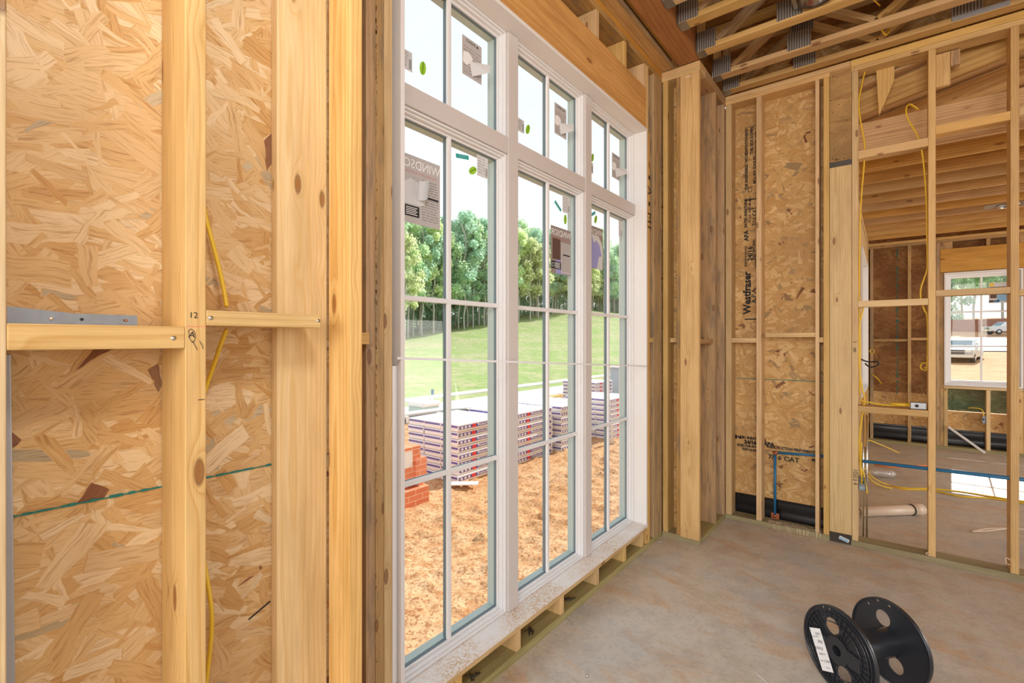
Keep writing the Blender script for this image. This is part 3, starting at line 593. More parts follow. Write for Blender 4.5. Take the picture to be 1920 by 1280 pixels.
# stickers on the glass (read from outside, so mirrored from here)
SX = GX+.0012
def sticker(kind, y0, y1, z0, z1, mat, label, cat='sticker', shear=0):
    o = MB().box((SX, y0, z0), (SX+.0006, y1, z1)).build(kind, M[mat], None, 0); return tag(o, label, cat)
def lines(par, y0, y1, z0, z1, n, mat='ink', seed=1, name='printed_line', h=.0016):
    r = random.Random(seed); mb = MB()
    for i in range(n):
        z = z1-(z1-z0)*(i+.5)/n; y = y0
        while y < y1-.006:
            l = r.uniform(.008, .03); l = min(l, y1-y); mb.box((SX+.0006, y, z-h/2), (SX+.0009, y+l, z+h/2)); y += l+r.uniform(.003, .008)
    return child(mb, name, mat, par)
X9 = SX+.0012
def biglabel(y0, y1, z0, z1, label, variant):
    lb = sticker('window_label', y0, y1, z0, z1, 'paper' if variant == 0 else 'paper_brown', label, 'label')
    wd = y1-y0; h = z1-z0
    text('WINDSOR', h*.19, (X9, (y0+y1)/2, z1-h*.13), -PY, PZ, 'white_ink', 'brand_print', lb, sx=wd/(h*.19*4.75))
    text('WINDOWS & DOORS', h*.055, (X9, (y0+y1)/2, z1-h*.245), -PY, PZ, 'red_ink', 'red_print', lb, sx=wd*.8/(h*.055*9.4))
    child(MB().box((SX+.0006, y0+wd*.03, z0+h*.10), (SX+.0010, y0+wd*.5, z0+h*.26)), 'warning_strip', 'ink', lb)
    mb = MB().tube([(SX+.0012, y0+wd*.11+.012*math.cos(k*math.pi/6), z0+h*.18+.012*math.sin(k*math.pi/6)) for k in range(13)], .0012, 4, smooth=False); child(mb, 'no_touch_symbol', 'white_ink', lb)
    mb = MB()
    for k in range(5): mb.box((SX+.0011, y0+wd*.2, z0+h*(.125+.025*k)), (SX+.0013, y0+wd*(.46-.03*(k % 2)), z0+h*(.135+.025*k)))
    child(mb, 'warning_words', 'white_ink', lb)
    if variant != 2:
        lines(lb, y0+wd*.56, y1-wd*.05, z0+h*.07, z1-h*.30, 16, seed=int(y0*100))
        child(MB().box((SX+.0006, y0+wd*.6, z0+h*.42), (SX+.001, y1-wd*.04, z0+h*.45)), 'black_bar', 'ink', lb)
    if variant == 1:
        child(MB().box((SX+.0007, y0+wd*.5, z0+h*.02), (SX+.0008, y1-wd*.02, z1-h*.30)), 'white_panel', 'paper', lb)
        child(MB().box((SX+.0006, y0+wd*.08, z0+h*.3), (SX+.001, y0+wd*.46, z0+h*.76)), 'brown_panel', 'brown_ink', lb)
        child(MB().box((SX+.0005, y0+wd*.25, z0+h*.0), (SX+.00065, y0+wd*.75, z0+h*.30)), 'violet_panel', 'violet', lb)
    if variant == 0:
        Mx = Matrix(((0, 0, 1, SX+.0012), (1, 0, 0, y0), (0, 1, 0, z0), (0, 0, 0, 1)))
        child(MB().plate([(wd*.02, h*.30), (wd*.22, h*.275), (wd*.5, h*.28), (wd*.62, h*.31), (wd*.66, h*.44), (wd*.5, h*.62), (wd*.3, h*.66), (wd*.1, h*.55), (wd*.0, h*.40)], [], Mx, .0005), 'torn_backing', 'paper_pale', lb)
        mb = MB(); 
        for i in range(8):
            a0 = i/8*2.6; a1 = (i+1)/8*2.6
            P = lambda a, z: (SX+.03-.028*math.cos(a)+.001, y0+wd*(.40+.05*z)+.022*math.sin(a)+.01, z0+h*(.36+z*.30))
            mb.add([P(a0, 0), P(a1, 0), P(a1, 1), P(a0, 1)], [(0, 1, 2, 3)], [Vector()]*4, 0, True)
        child(mb, 'peeled_curl', 'paper_pale', lb)
    if variant == 2:
        Mx = Matrix(((0, 0, 1, SX+.0014), (1, 0, 0, y0), (0, 1, 0, z0), (0, 0, 0, 1)))
        child(MB().plate([(wd*.0, h*.02), (wd*.95, h*.0), (wd*.98, h*.5), (wd*.9, h*.66), (wd*.7, h*.80), (wd*.3, h*.8), (wd*.0, h*.62)], [], Mx, .0004), 'torn_backing', 'paper_pale', lb)
        Mx = Matrix(((0, 0, 1, SX+.0019), (1, 0, 0, y0), (0, 1, 0, z0), (0, 0, 0, 1)))
        child(MB().plate([(wd*.0, h*.0), (wd*.6, h*.02), (wd*.72, h*.3), (wd*.9, h*.34), (wd*.75, h*.6), (wd*.55, h*.68), (wd*.4, h*.60), (wd*.3, h*.75), (wd*.1, h*.70), (wd*.0, h*.5)], [], Mx, .0004), 'violet_print', 'violet', lb)
biglabel(1.235, 1.471, 2.030, 2.310, 'large grey peeling label on the nearest lower pane', 0)
biglabel(2.349, 2.570, 1.942, 2.218, 'large brown and white label on the middle window unit', 1)
biglabel(2.775, 2.996, 2.025, 2.305, 'large label with violet torn print on the farthest window unit', 2)
for y0, y1, z0, z1, n in ((1.611, 1.745, 2.777, 2.958, 'nearest'), (2.389, 2.520, 2.765, 2.947, 'middle'), (3.134, 3.262, 2.706, 2.880, 'farthest')):
    lb = sticker('energy_label', y0, y1, z0, z1, 'paper', 'grey half-peeled label hanging on the right pane of the %s transom window' % n, 'label')
    lines(lb, y0+.008, y1-.008, z0+.01, z1-.04, 9, seed=3); wd = y1-y0
    text('▲ ENERGY', .018, (X9, (y0+y1)/2, z1-.016), -PY, PZ, 'ink', 'heading_print', lb)
    mb = MB(); P = [(SX+.0015, y0+wd*.35, z0+.075), (SX+.045, y1+.012, z0+.085), (SX+.050, y1+.004, z0+.045), (SX+.0015, y0+wd*.5, z0+.012)]
    mb.add(P, [(0, 1, 2, 3)], [Vector()]*4); c = child(mb, 'peeled_flap', 'paper_pale', lb); c.modifiers.new('t', 'SOLIDIFY').thickness = .0004
    Mx = Matrix(((0, 0, 1, SX+.0012), (1, 0, 0, y0), (0, 1, 0, z0), (0, 0, 0, 1)))
    child(MB().plate([(wd*.02, .06), (wd*.2, .05), (wd*.5, .075), (wd*.52, .1), (wd*.3, .115), (wd*.05, .105)], [], Mx, .0004), 'torn_backing', 'white_ink', lb)
for y0, y1, z0, z1, n in ((1.20, 1.315, 2.650, 2.730, 'nearest transom window'), (1.975, 2.089, 2.658, 2.727, 'middle transom window'), (2.745, 2.856, 2.65, 2.72, 'farthest transom window'), (1.713, 1.791, 2.335, 2.434, 'nearest lower unit'), (2.477, 2.557, 2.320, 2.424, 'middle lower unit'), (3.242, 3.300, 2.300, 2.416, 'farthest lower unit')):
    lb = sticker('barcode_label', y0, y1, z0, z1, 'paper_pale', 'small pale barcode label on the glass of the '+n, 'label'); lines(lb, y0+.006, y1-.02, z0+.012, z1-.006, 6, seed=5)
    mb = MB()
    for k in range(9): mb.box((SX+.0006, y1-.017, z0+.010+k*.0045), (SX+.0009, y1-.004, z0+.012+k*.0045))
    child(mb, 'barcode', 'ink', lb)
def oval(y, z, tilt, n):
    Mx = Matrix(((0, 0, 1, SX+.0004), (1, 0, 0, y), (0, 1, 0, z), (0, 0, 0, 1)))
    ct, st = math.cos(tilt), math.sin(tilt)
    o = MB().plate([(.030*math.cos(k*.2618)*ct-.017*math.sin(k*.2618)*st, .030*math.cos(k*.2618)*st+.017*math.sin(k*.2618)*ct) for k in range(24)], [], Mx, .0006).build('oval_sticker', M['lime'])
    tag(o, 'lime green oval sticker on the glass of the '+n, 'sticker')
    text('WINDOW', .011, (SX+.0012, y, z), (0, -ct, -st), (0, -st, ct), 'ink', 'sticker_print', o)
for a in ((1.373, 2.694, 1.4, 'nearest transom window'), (1.683, 2.349, .55, 'nearest lower unit'), (2.123, 2.694, 1.1, 'middle transom window'), (2.508, 2.28, 1.5, 'middle lower unit'), (2.848, 2.756, 1.2, 'farthest transom window'), (2.893, 2.356, 1.1, 'farthest lower unit')): oval(*a)
for p0, p1, n in (((1.570, 2.386), (1.654, 2.400), 'nearest'), ((2.392, 2.365), (2.460, 2.322), 'middle'), ((2.83, 2.372), (2.887, 2.402), 'farthest')):
    o = MB().beam((SX+.0005, *p0), (SX+.0005, *p1), .0006, .019, up=(0, 0, 1)).build('tempered_tag', M['tealtag']); tag(o, 'small teal TEMPERED tag on the %s lower window unit' % n, 'tag')
    d = Vector((0, p1[0]-p0[0], p1[1]-p0[1])).normalized(); u = Vector((0, -d.z, d.y))
    text('TEMPERED', .014, (SX+.0012, (p0[0]+p1[0])/2, (p0[1]+p1[1])/2), -d, u, 'lightblue', 'tag_print', o, sx=.9)

# ================================================================== bump and back wall framing
board('bottom_plate', (-1.415, 3.7405, 0), (-1.125, 3.880, .04), 'treated', 'green treated plate under the front of the narrow corner bump', 'plate')
board('bottom_plate', (WL+.002, 3.881, 0), (-1.125, 4.588, .04), 'treated', 'green treated plate along the side of the corner bump', 'plate')
board('stud', (-1.410, 3.742, .041), (-1.372, 3.88, TOP), 'pine', 'narrow stud edge in the corner between the window bay and the bump', 'stud')
board('stud', (-1.304, 3.742, .041), (-1.268, 3.88, TOP), 'pine_dark', 'stud edge just left of the broad pale corner column board', 'stud')
cb = board('corner_board', (-1.267, 3.722, .040), (-1.127, 3.760, 3.575), 'pine', 'broad pale pine column board facing the room at the corner bump', 'board')
mb = MB()
for i in range(5): mb.box((-1.225+i*.008, 3.7214, 3.548+.002*(i % 2)), (-1.221+i*.008, 3.7220, 3.556+.002*(i % 2)))
child(mb, 'stamped_mark', 'white_ink', cb)
blocking((-1.372, 3.80, 1.53), (-1.304, 3.87, 1.565), 'pine', 'little blocking board in the slot left of the corner column')
board('stud', (WL+.002, 4.150, .041), (-1.125, 4.188, TOP), 'pine_dark', 'broad greyish stud face just right of the corner column', 'stud')  # darker, greyer lumber colour than the column board
board('stud', (WL+.002, 4.408, .041), (-1.125, 4.446, TOP), 'pine_dark', 'second broad stud face right of the corner column, by the back wall', 'stud')
blocking((WL+.002, 3.80, 1.520), (-1.145, 4.149, 1.556), 'pine_dark', 'blocking board running back along the side of the corner bump')
board('top_plate', (-1.42, 3.742, TOP), (-1.127, 3.882, 3.621), 'pine', 'lower top plate over the front of the corner bump', 'plate')
board('top_plate', (-1.42, 3.742, 3.622), (-1.127, 3.882, 3.66), 'pine', 'upper top plate over the front of the corner bump', 'plate')
board('top_plate', (WL+.002, 3.884, TOP), (-1.126, 4.446, 3.621), 'pine_dark', 'lower top plate along the side of the corner bump', 'plate')
board('top_plate', (WL+.002, 3.884, 3.622), (-1.126, 4.446, 3.66), 'pine_dark', 'upper top plate along the side of the corner bump', 'plate')
# back wall
D2 = FK+.138
board('bottom_plate', (-1.124, FK, 0), (3.2, D2, .04), 'treated', 'long green treated plate under the back wall and stud partition', 'plate')
board('top_plate', (-1.124, FK, TOP), (-.232, D2, 3.62), 'pine', 'lower top plate over the panelled part of the back wall', 'plate')
board('top_plate', (-1.124, FK, 3.621), (-.232, D2, 3.658), 'pine', 'upper top plate over the panelled part of the back wall', 'plate')
board('top_plate', (-.230, FK, 3.572), (3.2, D2, 3.609), 'pine', 'lower long top plate over the open stud partition', 'plate')
board('top_plate', (-.230, FK, 3.610), (3.2, D2, 3.658), 'pine', 'upper long top plate over the open stud partition', 'plate')
def stud(x0, x1, mt, lb, z0=.041, z1=TOP-.001, name='stud', y0=FK+.001, y1=D2-.002): return board(name, (x0, y0, z0), (x1, y1, z1), mt, lb, 'stud', axis=2)
stud(-1.122, -1.074, 'pine', 'first stud of the back wall, in the corner by the bump')
stud(-.880, -.841, 'pine', 'second stud of the back wall, between the two strand board panels')
bw = stud(-.459, -.433, 'pine', 'slightly bowed stud left of the dark slot in the back wall')
stud(-.405, -.366, 'pine', 'stud between the dark slot and the broad back wall post')
board('post_board', (-.364, FK-.001, .075), (-.2255, FK+.037, 2.875), 'pine', 'broad pale pine post board with cathedral grain in the back wall', 'board')
board('post_filler', (-.364, FK+.0375, .041), (-.2255, D2-.002, TOP-.006), 'pine_dark', 'hidden filler boards behind the broad back wall post', 'board')
pb = MB().panel((-.364, FK-.001, 2.915), (-.2255, FK+.037, TOP+.03), 0, 2).build('plywood_board', M['ply']); tag(pb, 'stained old plywood board above the broad back wall post', 'board')
r = random.Random(4); mb = MB()
for i in range(22): mb.lathe([(0, 0), (.003, 0), (0, .0012)], (r.uniform(-.355, -.235), FK-.001, r.choice([r.uniform(2.925, 2.95), r.uniform(2.95, 3.58)])), -PY, 8)
tag(child(mb, 'nail_holes', 'ink', pb), kind='stuff')
tag(MB().box((-.364, FK-.0015, 2.876), (-.2255, FK+.037, 2.914)).build('dark_gap_strip', M['darkmetal']), 'dark gap strip across the back wall post under the plywood', 'strip')  # dark strip filling the gap above the post board
sp = MB().box((-.363, FK-.003, .003), (-.228, FK-.0005, .073)).build('post_base_plate', M['darkmetal']); tag(sp, 'dark metal plate at the foot of the broad post with a blue sticker', 'metal plate')
stk = child(MB().beam((-.302, FK-.0036, .046), (-.242, FK-.0036, .026), .0012, .024), 'base_sticker', 'white_ink', sp)
child(MB().beam((-.298, FK-.0046, .043), (-.246, FK-.0046, .0255), .0008, .014), 'sticker_print', 'lightblue', sp)
ps = stud(-.2235, -.186, 'pine', 'partition stud joined to the broad post, with handwriting on its edge', z1=3.571)
text('∞', .04, (-.205, FK-.0005, 1.475), PZ, -PX, 'ink', 'handwriting', ps); text('o√', .02, (-.205, FK-.0005, 1.535), PX, PZ, 'ink', 'handwriting', ps)
text('1050.b 4', .045, (-.203, FK-.0005, .52), -PZ, PX, 'ink', 'handwriting', ps, sx=.75)
child(MB().box((-.212, FK-.0002, 3.595), (-.206, FK+.0006, 3.60)), 'nail_dent', 'ink', ps)
prt = [(-.2235+.409*k, k) for k in range(1, 8)]
xs = [(.2135, .2525, 'partition stud next right of the broad back wall post'), (.6175, .6565, 'partition stud in front of the right part of the far window'), (1.024, 1.063, 'partition stud just past the right edge of the photo'), (1.43, 1.468, 'fourth open partition stud, outside the photo on the right')]
for a, b, lb in xs: stud(a, b, 'pine', lb, z1=3.571)
# blocking in the back wall and partition
def bk(x0, x1, z, mt, lb, th=.040, y1=None): return blocking((x0, FK+.001, z), (x1, y1 or FK+.088, z+th), mt, lb, [])
bk(-1.073, -.881, 1.527, 'pine', 'lower blocking board of the back wall, beside the corner bump')
bk(-.812, -.460, 1.572, 'pine', 'upper blocking board of the back wall, over the wider panel', .036)
bk(-.432, -.406, 1.53, 'pine', 'tiny blocking board in the dark slot of the back wall')
b1 = bk(-.1855, .2130, 1.795, 'pine_pale', 'partition blocking board with a cable hole, left of the first open stud', .046)
bk(.2530, .6170, 1.852, 'pine', 'partition blocking board with two dark knots across the far window', .042)
bk(.657, 1.023, 1.835, 'pine', 'partition blocking board at the right edge, by the far window frame')
bk(-.1855, .2130, 1.010, 'pine', 'partition shelf block carrying the coiled yellow cable and metal box', .046, FK+.137)
bk(-.1855, .2130, 2.905, 'pine', 'high blocking board left of the first open partition stud', .060)
bk(.2530, .6170, 2.975, 'pine', 'high blocking board between the two open partition studs', .058)
bk(.657, 1.023, 2.99, 'pine', 'high blocking board at the right edge of the photo', .058)
# wedge and scraps hanging from the partition plate
Mx = Matrix(((1, 0, 0, 0), (0, 0, -1, FK+.12), (0, 1, 0, 0), (0, 0, 0, 1)))
wdg = MB().plate([(-.079, 3.572), (.029, 3.572), (.027, 3.47), (-.062, 3.235)], [], Mx, .036).build('wedge_board', M['pine']); tag(wdg, 'pointed wood scrap hanging below the partition top plate', 'board')
for v in wdg.data.attributes['gr'].data: q = v.vector.copy(); v.vector = (q.y+3, q.x+.03, .04)
board('scrap_board', (.258, FK+.09, 3.335), (.335, FK+.128, 3.565), 'pine', 'short wood scrap nailed under the plate right of the first open stud', 'board')
board('scrap_board', (.337, FK+.09, 3.46), (.385, FK+.128, 3.565), 'pine_dark', 'smaller wood scrap beside the short nailed scrap', 'board')

# printed marks on the strand board
def ytext(s, size, x, z, rot, par, sx=1.0, name='printed_stamp', fat=.0):
    xd = {0: PX, 90: PZ, -90: -PZ}[rot]; yd = {0: PZ, 90: -PX, -90: PX}[rot]
    return text(s, size, (x, WK-.0012, z), xd, yd, 'ink', name, par, sx, fat=fat)
ytext('Westfraser', .085, -.978, 1.96, 90, wb, .95, fat=.003); ytext('A.P.A', .05, -.925, 1.93, 90, wb, 1.1, fat=.001)
ytext('24/16', .055, -.955, 2.30, 90, wb, fat=.002); ytext('SIZED FOR SPACING', .022, -.990, 2.28, 90, wb, .9, fat=.001); ytext('SHEATHING SPAN', .026, -.925, 2.33, 90, wb, .8, fat=.001); ytext('EXPOSURE 1', .03, -.905, 2.25, 90, wb, .8, fat=.001)
ytext('APA', .05, -.985, 2.46, 90, wb, fat=.002); ytext('RATED SHEATHING', .032, -.990, 2.66, 90, wb, .9, fat=.0015); ytext('7/16 CAT', .05, -.918, 2.62, 90, wb, .8, fat=.001)
ytext('PS 2-10  HUD UM 40C', .028, -.958, 2.68, 90, wb, .8, fat=.001); ytext('CE', .05, -.955, 2.86, 90, wb); ytext('THE ENGINEERED WOOD', .030, -.985, 3.03, 90, wb, .95, fat=.0015); ytext('MILL 439  0.418 IN', .030, -.92, 3.02, 90, wb, 1, fat=.001)
ytext('CONSTRUCTION BOND', .030, -.985, 3.28, 90, wb, .7, fat=.0015); ytext('THIS SIDE DOWN', .033, -.942, 3.28, 90, wb, .9, fat=.0015); ytext('STRENGTH AXIS', .028, -.905, 3.25, 90, wb, 1, fat=.001)
mb = MB(); mb.box((-1.005, WK-.0012, 3.402), (-.885, WK-.0004, 3.406)); mb.box((-1.0, WK-.0012, 1.725), (-.90, WK-.0004, 1.735)); mb.box((-1.0, WK-.0012, 2.765), (-.90, WK-.0004, 2.775)); child(mb, 'printed_bar', 'ink', wb)
ytext('RATED SHEATHING', .030, -.955, .695, 0, wb, .9, fat=.002); ytext('24/16', .042, -.955, .658, 0, wb, fat=.003); ytext('SIZED FOR SPACING', .026, -.955, .625, 0, wb, .9, fat=.0015); ytext('EXPOSURE 1', .024, -.95, .592, 0, wb, fat=.0015)
ytext('■ ▪', .05, -1.065, .69, 0, wb, fat=.002); ytext('APA', .045, -.81, .66, 0, wb, fat=.003); ytext('CONSTRUCTION PERFORMANCE', .030, -.64, .64, 0, wb, .82, fat=.0015); ytext('THICKNESS .418 IN', .026, -.69, .60, 0, wb, .9, fat=.001)
ytext('7/16 CAT', .052, -.70, .555, 0, wb, 1.1, fat=.0015); ytext('PS2', .03, -.475, .575, 0, wb, fat=.002)
# blue water pipe in the back wall
mb = MB().tube([(-.757, FK+.10, .085), (-.757, FK+.10, .590)], .0105, 10, smooth=False); mb.tube([(-.757, FK+.10, .607), (-.367, FK+.10, .630)], .0105, 10, smooth=False)
bp = mb.build('water_pipe', M['blue']); tag(bp, 'blue water pipe rising and turning right in front of the back wall panel', 'pipe')
mb = MB().tube([(-.757, FK+.10, .588), (-.757, FK+.10, .612)], .0125, 10, smooth=False).tube([(-.762, FK+.10, .6065), (-.735, FK+.10, .608)], .0125, 10, smooth=False); child(mb, 'elbow_fitting', 'copper', bp)
mb = MB().box((-.785, FK+.095, .050), (-.725, FK+.105, .100)).tube([(-.757, FK+.09, .078), (-.757, FK+.075, .078)], .012, 10, smooth=False); child(mb, 'valve_stub', 'copper', bp)
mb = MB().tube([(-.165, FK+.05, .636), (.213, FK+.05, .648)], .0125, 10, smooth=False)
mb2 = MB().tube([(-.160, FK+.045, .637), (1.6, FK+.06, .655)], .0125, 10, smooth=False)
tag(mb2.build('water_pipe', M['blue']), 'long blue water pipe running sideways through the open partition studs', 'pipe')

# ================================================================== CEILING: beams and floor trusses
board('ceiling_beam', (-1.278, -3, 3.661), (-1.125, 3.735, 4.05), 'lvl_dark', 'dark smooth laminated beam along the edge of the truss ceiling', 'beam')
board('bay_beam', (-1.558, -3, 3.664), (-1.336, 3.735, 3.95), 'lvl', 'orange laminated beam over the window bay, nearest the header', 'beam')
board('filler_board', (-1.318, -3, 3.70), (-1.280, 3.735, 3.95), 'osb_back' if False else 'lvl', 'orange filler board beside the dark smooth beam', 'board')
board('batten_strip', (-1.335, -3, 3.662), (-1.319, 3.735, 3.685), 'pine_dark', 'thin grey batten running between the two ceiling beams', 'strip')
TY = [2.155, 2.553, 2.951, 3.232, 3.634, 4.058, 4.343]
TX1 = 5.2
def make_truss(y0, lbl):
    t = empty('floor_truss', (TX1/2, y0+.0445, 3.661), lbl, 'truss', 'open web floor trusses')
    bx = lambda a, b: MB().box(a, b)
    child(bx((-1.118, y0, 3.661), (TX1, y0+.089, 3.699)), 'bottom_chord', 'pine', t, .003)
    child(bx((-1.118, y0, 4.025), (TX1, y0+.089, 4.063)), 'top_chord', 'pine', t, .003)
    child(bx((-1.118, y0, 3.700), (-1.080, y0+.089, 4.024)), 'end_post', 'pine', t, .003)
    x = -.98; k = 0
    while x < TX1-.7:
        up = k % 2 == 0
        a = (x, y0+.0445, 3.705 if up else 4.020); b = (x+.44, y0+.0445, 4.020 if up else 3.705)
        child(MB().beam(a, b, .084, .038), 'web', 'pine' if k % 3 else 'pine_dark', t, .003)
        x += .46; k += 1
    def pl(x0, x1, z0, z1, nm='tooth_plate'):
        mb = MB().panel((x0, y0-.0022, z0), (x1, y0-.0004, z1), 0, 2); child(mb, nm, 'plate', t)
    pl(-1.118, -.985, 3.664, 3.80)
    mb = MB().box((-1.121, y0-.002, 3.659), (-1.119, y0+.091, 3.80)); mb.box((-1.121, y0-.0025, 3.658), (-1.062, y0+.0915, 3.6605)); child(mb, 'end_cap', 'galv', t)
    x = -.52; 
    while x < TX1-.5: pl(x-.075, x+.075, 3.672, 3.80); x += .92
    x = -.98+.46
    while x < TX1-.9: pl(x-.46+.39-.02, x-.46+.39+.13, 3.93, 4.055); x += .92
    return t
tls = ['open web floor truss just above the top edge of the photo', 'floor truss crossing the top right corner, second out of view', 'floor truss nearest the camera at the top edge, cut by the frame', 'floor truss in front of the round ceiling light can', 'floor truss just behind the round ceiling light can', 'floor truss second from the back wall', 'floor truss tight against the back wall top plate']
for y, l in zip(TY, tls): make_truss(y, l)
for x0, x1, z0 in ((.33, .60, 3.664),):
    tag(MB().panel((x0, 4.338, z0), (x1, 4.340, 3.697), 0, 2).build('splice_plate', M['grey']), 'long flat metal splice plate on the side of the rearmost truss', 'metal plate')
# recessed light can between trusses
rl = empty('recessed_light', (-.36, 3.51, 3.66), 'round metal recessed light can between the ceiling trusses', 'light fixture')
child(MB().lathe([(.088, .0), (.088, .15), (.0, .152)], (-.36, 3.515, 3.668), PZ, 32), 'can', 'chrome', rl)
child(MB().lathe([(.086, -.002), (.100, -.002), (.100, .004), (.086, .004)], (-.36, 3.515, 3.668), PZ, 36, closed=True), 'rim', 'darkmetal', rl)
child(MB().lathe([(.0, .05), (.02, .05), (.03, .09), (.03, .14)], (-.33, 3.515, 3.668), PZ, 20), 'socket', 'copper', rl)
child(MB().panel((-.49, 3.34, 3.700), (-.466, 3.62, 3.78), 1, 2), 'bracket', 'galv', rl); child(MB().box((-.25, 3.34, 3.690), (-.18, 3.60, 3.74)), 'junction_box', 'galv', rl)
def cable(name, pts, label, r=.0045, mat='yellow', cat='cable', n=7):
    o = MB().tube(pts, r, n).build(name, M[mat], None); return tag(o, label, cat)
cable('electric_cable', [(-.14, 3.76, 4.0), (-.125, 3.77, 3.80), (-.10, 3.78, 3.72), (-.05, 4.0, 3.75)], 'yellow cable hanging between the ceiling trusses behind the light can')
cable('electric_cable', [(-.06, 4.18, 3.72), (-.02, 4.26, 3.675), (.0, 4.28, 3.73)], 'short yellow cable loop above the back wall top plate', .006)

# ================================================================== near cables
cable('electric_cable', [onX(375, 330, -1.252), onX(384, 400, -1.235), onX(397, 450, -1.225), onX(410, 500, -1.215), onX(420, 545, -1.205), onX(425, 575, -1.195)], 'yellow cable sloping down from behind the stud marked 12, upper run', .0048)
cable('electric_cable', [onX(425, 617, -1.19), onX(414, 645, -1.20), onX(402, 680, -1.215), onX(390, 715, -1.235), onX(374, 760, -1.25)], 'yellow cable curling under the knotty blocking board', .0048)
cable('electric_cable', [onX(376, 1020, -1.25), onX(388, 1085, -1.225), onX(396, 1140, -1.21), onX(396, 1190, -1.21), onX(390, 1250, -1.22), onX(380, 1330, -1.24)], 'yellow cable bulging out low beside the stud marked 12', .0048)

# ================================================================== ANNEX ROOM beyond the partition
AF = -.252
for k in range(11):
    y = 4.82+.406*k
    o = board('ceiling_joist', (AX+.002, y, 3.02), (3.4, y+.038, 3.30), 'syp', '%s ceiling joist of the far room, counted from the stud partition' % ORD[k], 'joist', 'joists of the far room ceiling', axis=0)
for k in range(5):
    y = 4.70+.65*k
    zc = lambda x: rz_(x)-.105
    rail('rafter', (-.385, y, zc(-.385)), (4.2, y, zc(4.2)), .038, .165, 'syp', '%s sloping rafter above the far room joists, counted from the partition' % ORD[k], 'rafter', 'sloping rafters above the far room', up=(0, 0, 1))
# far wall framing
def fstud(x0, x1, z0, z1, lb, mt='pine_dark', name='stud'): return board(name, (x0, 9.2, z0), (x1, 9.337, z1), mt, lb, 'stud', axis=2)
board('bottom_plate', (AF, 9.2, 0), (3.4, 9.337, .04), 'treated', 'green treated plate under the far wall of the far room', 'plate')
board('top_plate', (AX+.003, 9.2, 2.94), (3.4, 9.337, 2.977), 'pine_dark', 'lower top plate of the far wall beyond the partition', 'plate')
board('top_plate', (AX+.003, 9.2, 2.978), (3.4, 9.337, 3.015), 'pine', 'upper top plate of the far wall beyond the partition', 'plate')
fstud(-.235, -.198, .041, 2.938, 'far wall stud in the left corner of the far room')
fstud(.211, .250, .041, 2.938, 'far wall stud in the middle of the dark stained panels')
for a, b, n in ((.492, .528, 'leftmost'), (.530, .567, 'middle'), (.569, .606, 'rightmost')): fstud(a, b, .041, 2.505 if n == 'rightmost' else 2.938, n+' stud of the triple pack left of the far window')
for a, b, n in ((1.398, 1.435, 'first'), (1.437, 1.475, 'second')): fstud(a, b, .041, 2.505, n+' stud right of the far window')
board('window_header', (.570, 9.2, 2.508), (1.6, 9.337, 2.84), 'lvl', 'wide timber header over the far window', 'header')
fstud(.57, .70, 2.842, 2.938, 'pale block above the left end of the far window header'); fstud(1.044, 1.083, 2.842, 2.938, 'small cripple stud between two dark openings over the far window header'); fstud(1.36, 1.4, 2.842, 2.938, 'small cripple stud over the right end of the far window header')
board('rough_sill', (.608, 9.2, .862), (1.396, 9.337, .900), 'pine', 'plate under the far window', 'plate')
for a, n in ((.610, 'left of the far window gap'), (1.044, 'middle, beside the yellow wired box'), (1.357, 'right end')): fstud(a, a+.040, .041, .860, 'cripple stud under the far window, '+n, 'pine', 'cripple_stud')
for a, b, z, n in ((-.197, .210, 1.525, 'left part of the far wall'), (.251, .491, 1.545, 'far wall, just left of the triple studs')):
    board('blocking', (a, 9.21, z), (b, 9.30, z+.038), 'pine_dark', 'blocking board across the dark panels, '+n, 'blocking board')
# left annex wall framing
board('bottom_plate', (AX+.002, 4.60, 0), (AF, 9.198, .04), 'treated', 'green treated plate under the left wall of the far room', 'plate')
board('top_plate', (AX+.002, 4.60, 2.94), (AF, 9.198, 3.015), 'pine', 'top plate of the left wall of the far room', 'plate')
for k, y in enumerate((4.66, 5.05, 5.45, 5.86, 6.27, 6.62, 8.455, 8.86, 9.155)):
    board('stud', (AX+.002, y, .041), (AF, y+.038, 2.938), 'pine', '%s stud along the left wall of the far room, counted from the partition' % ORD[k], 'stud', axis=2)
board('window_header', (AX+.002, 6.66, 2.60), (AF, 8.453, 2.90), 'pine', 'timber header over the narrow-looking side window of the far room', 'header')
board('rough_sill', (AX+.002, 6.66, .865), (AF, 8.453, .900), 'pine', 'plate under the side window of the far room', 'plate')
tag(MB().box((-.4, 9.36, 2.83), (8, 10.86, 2.93)).build('porch_ceiling', M['pine_dark']), kind='structure')
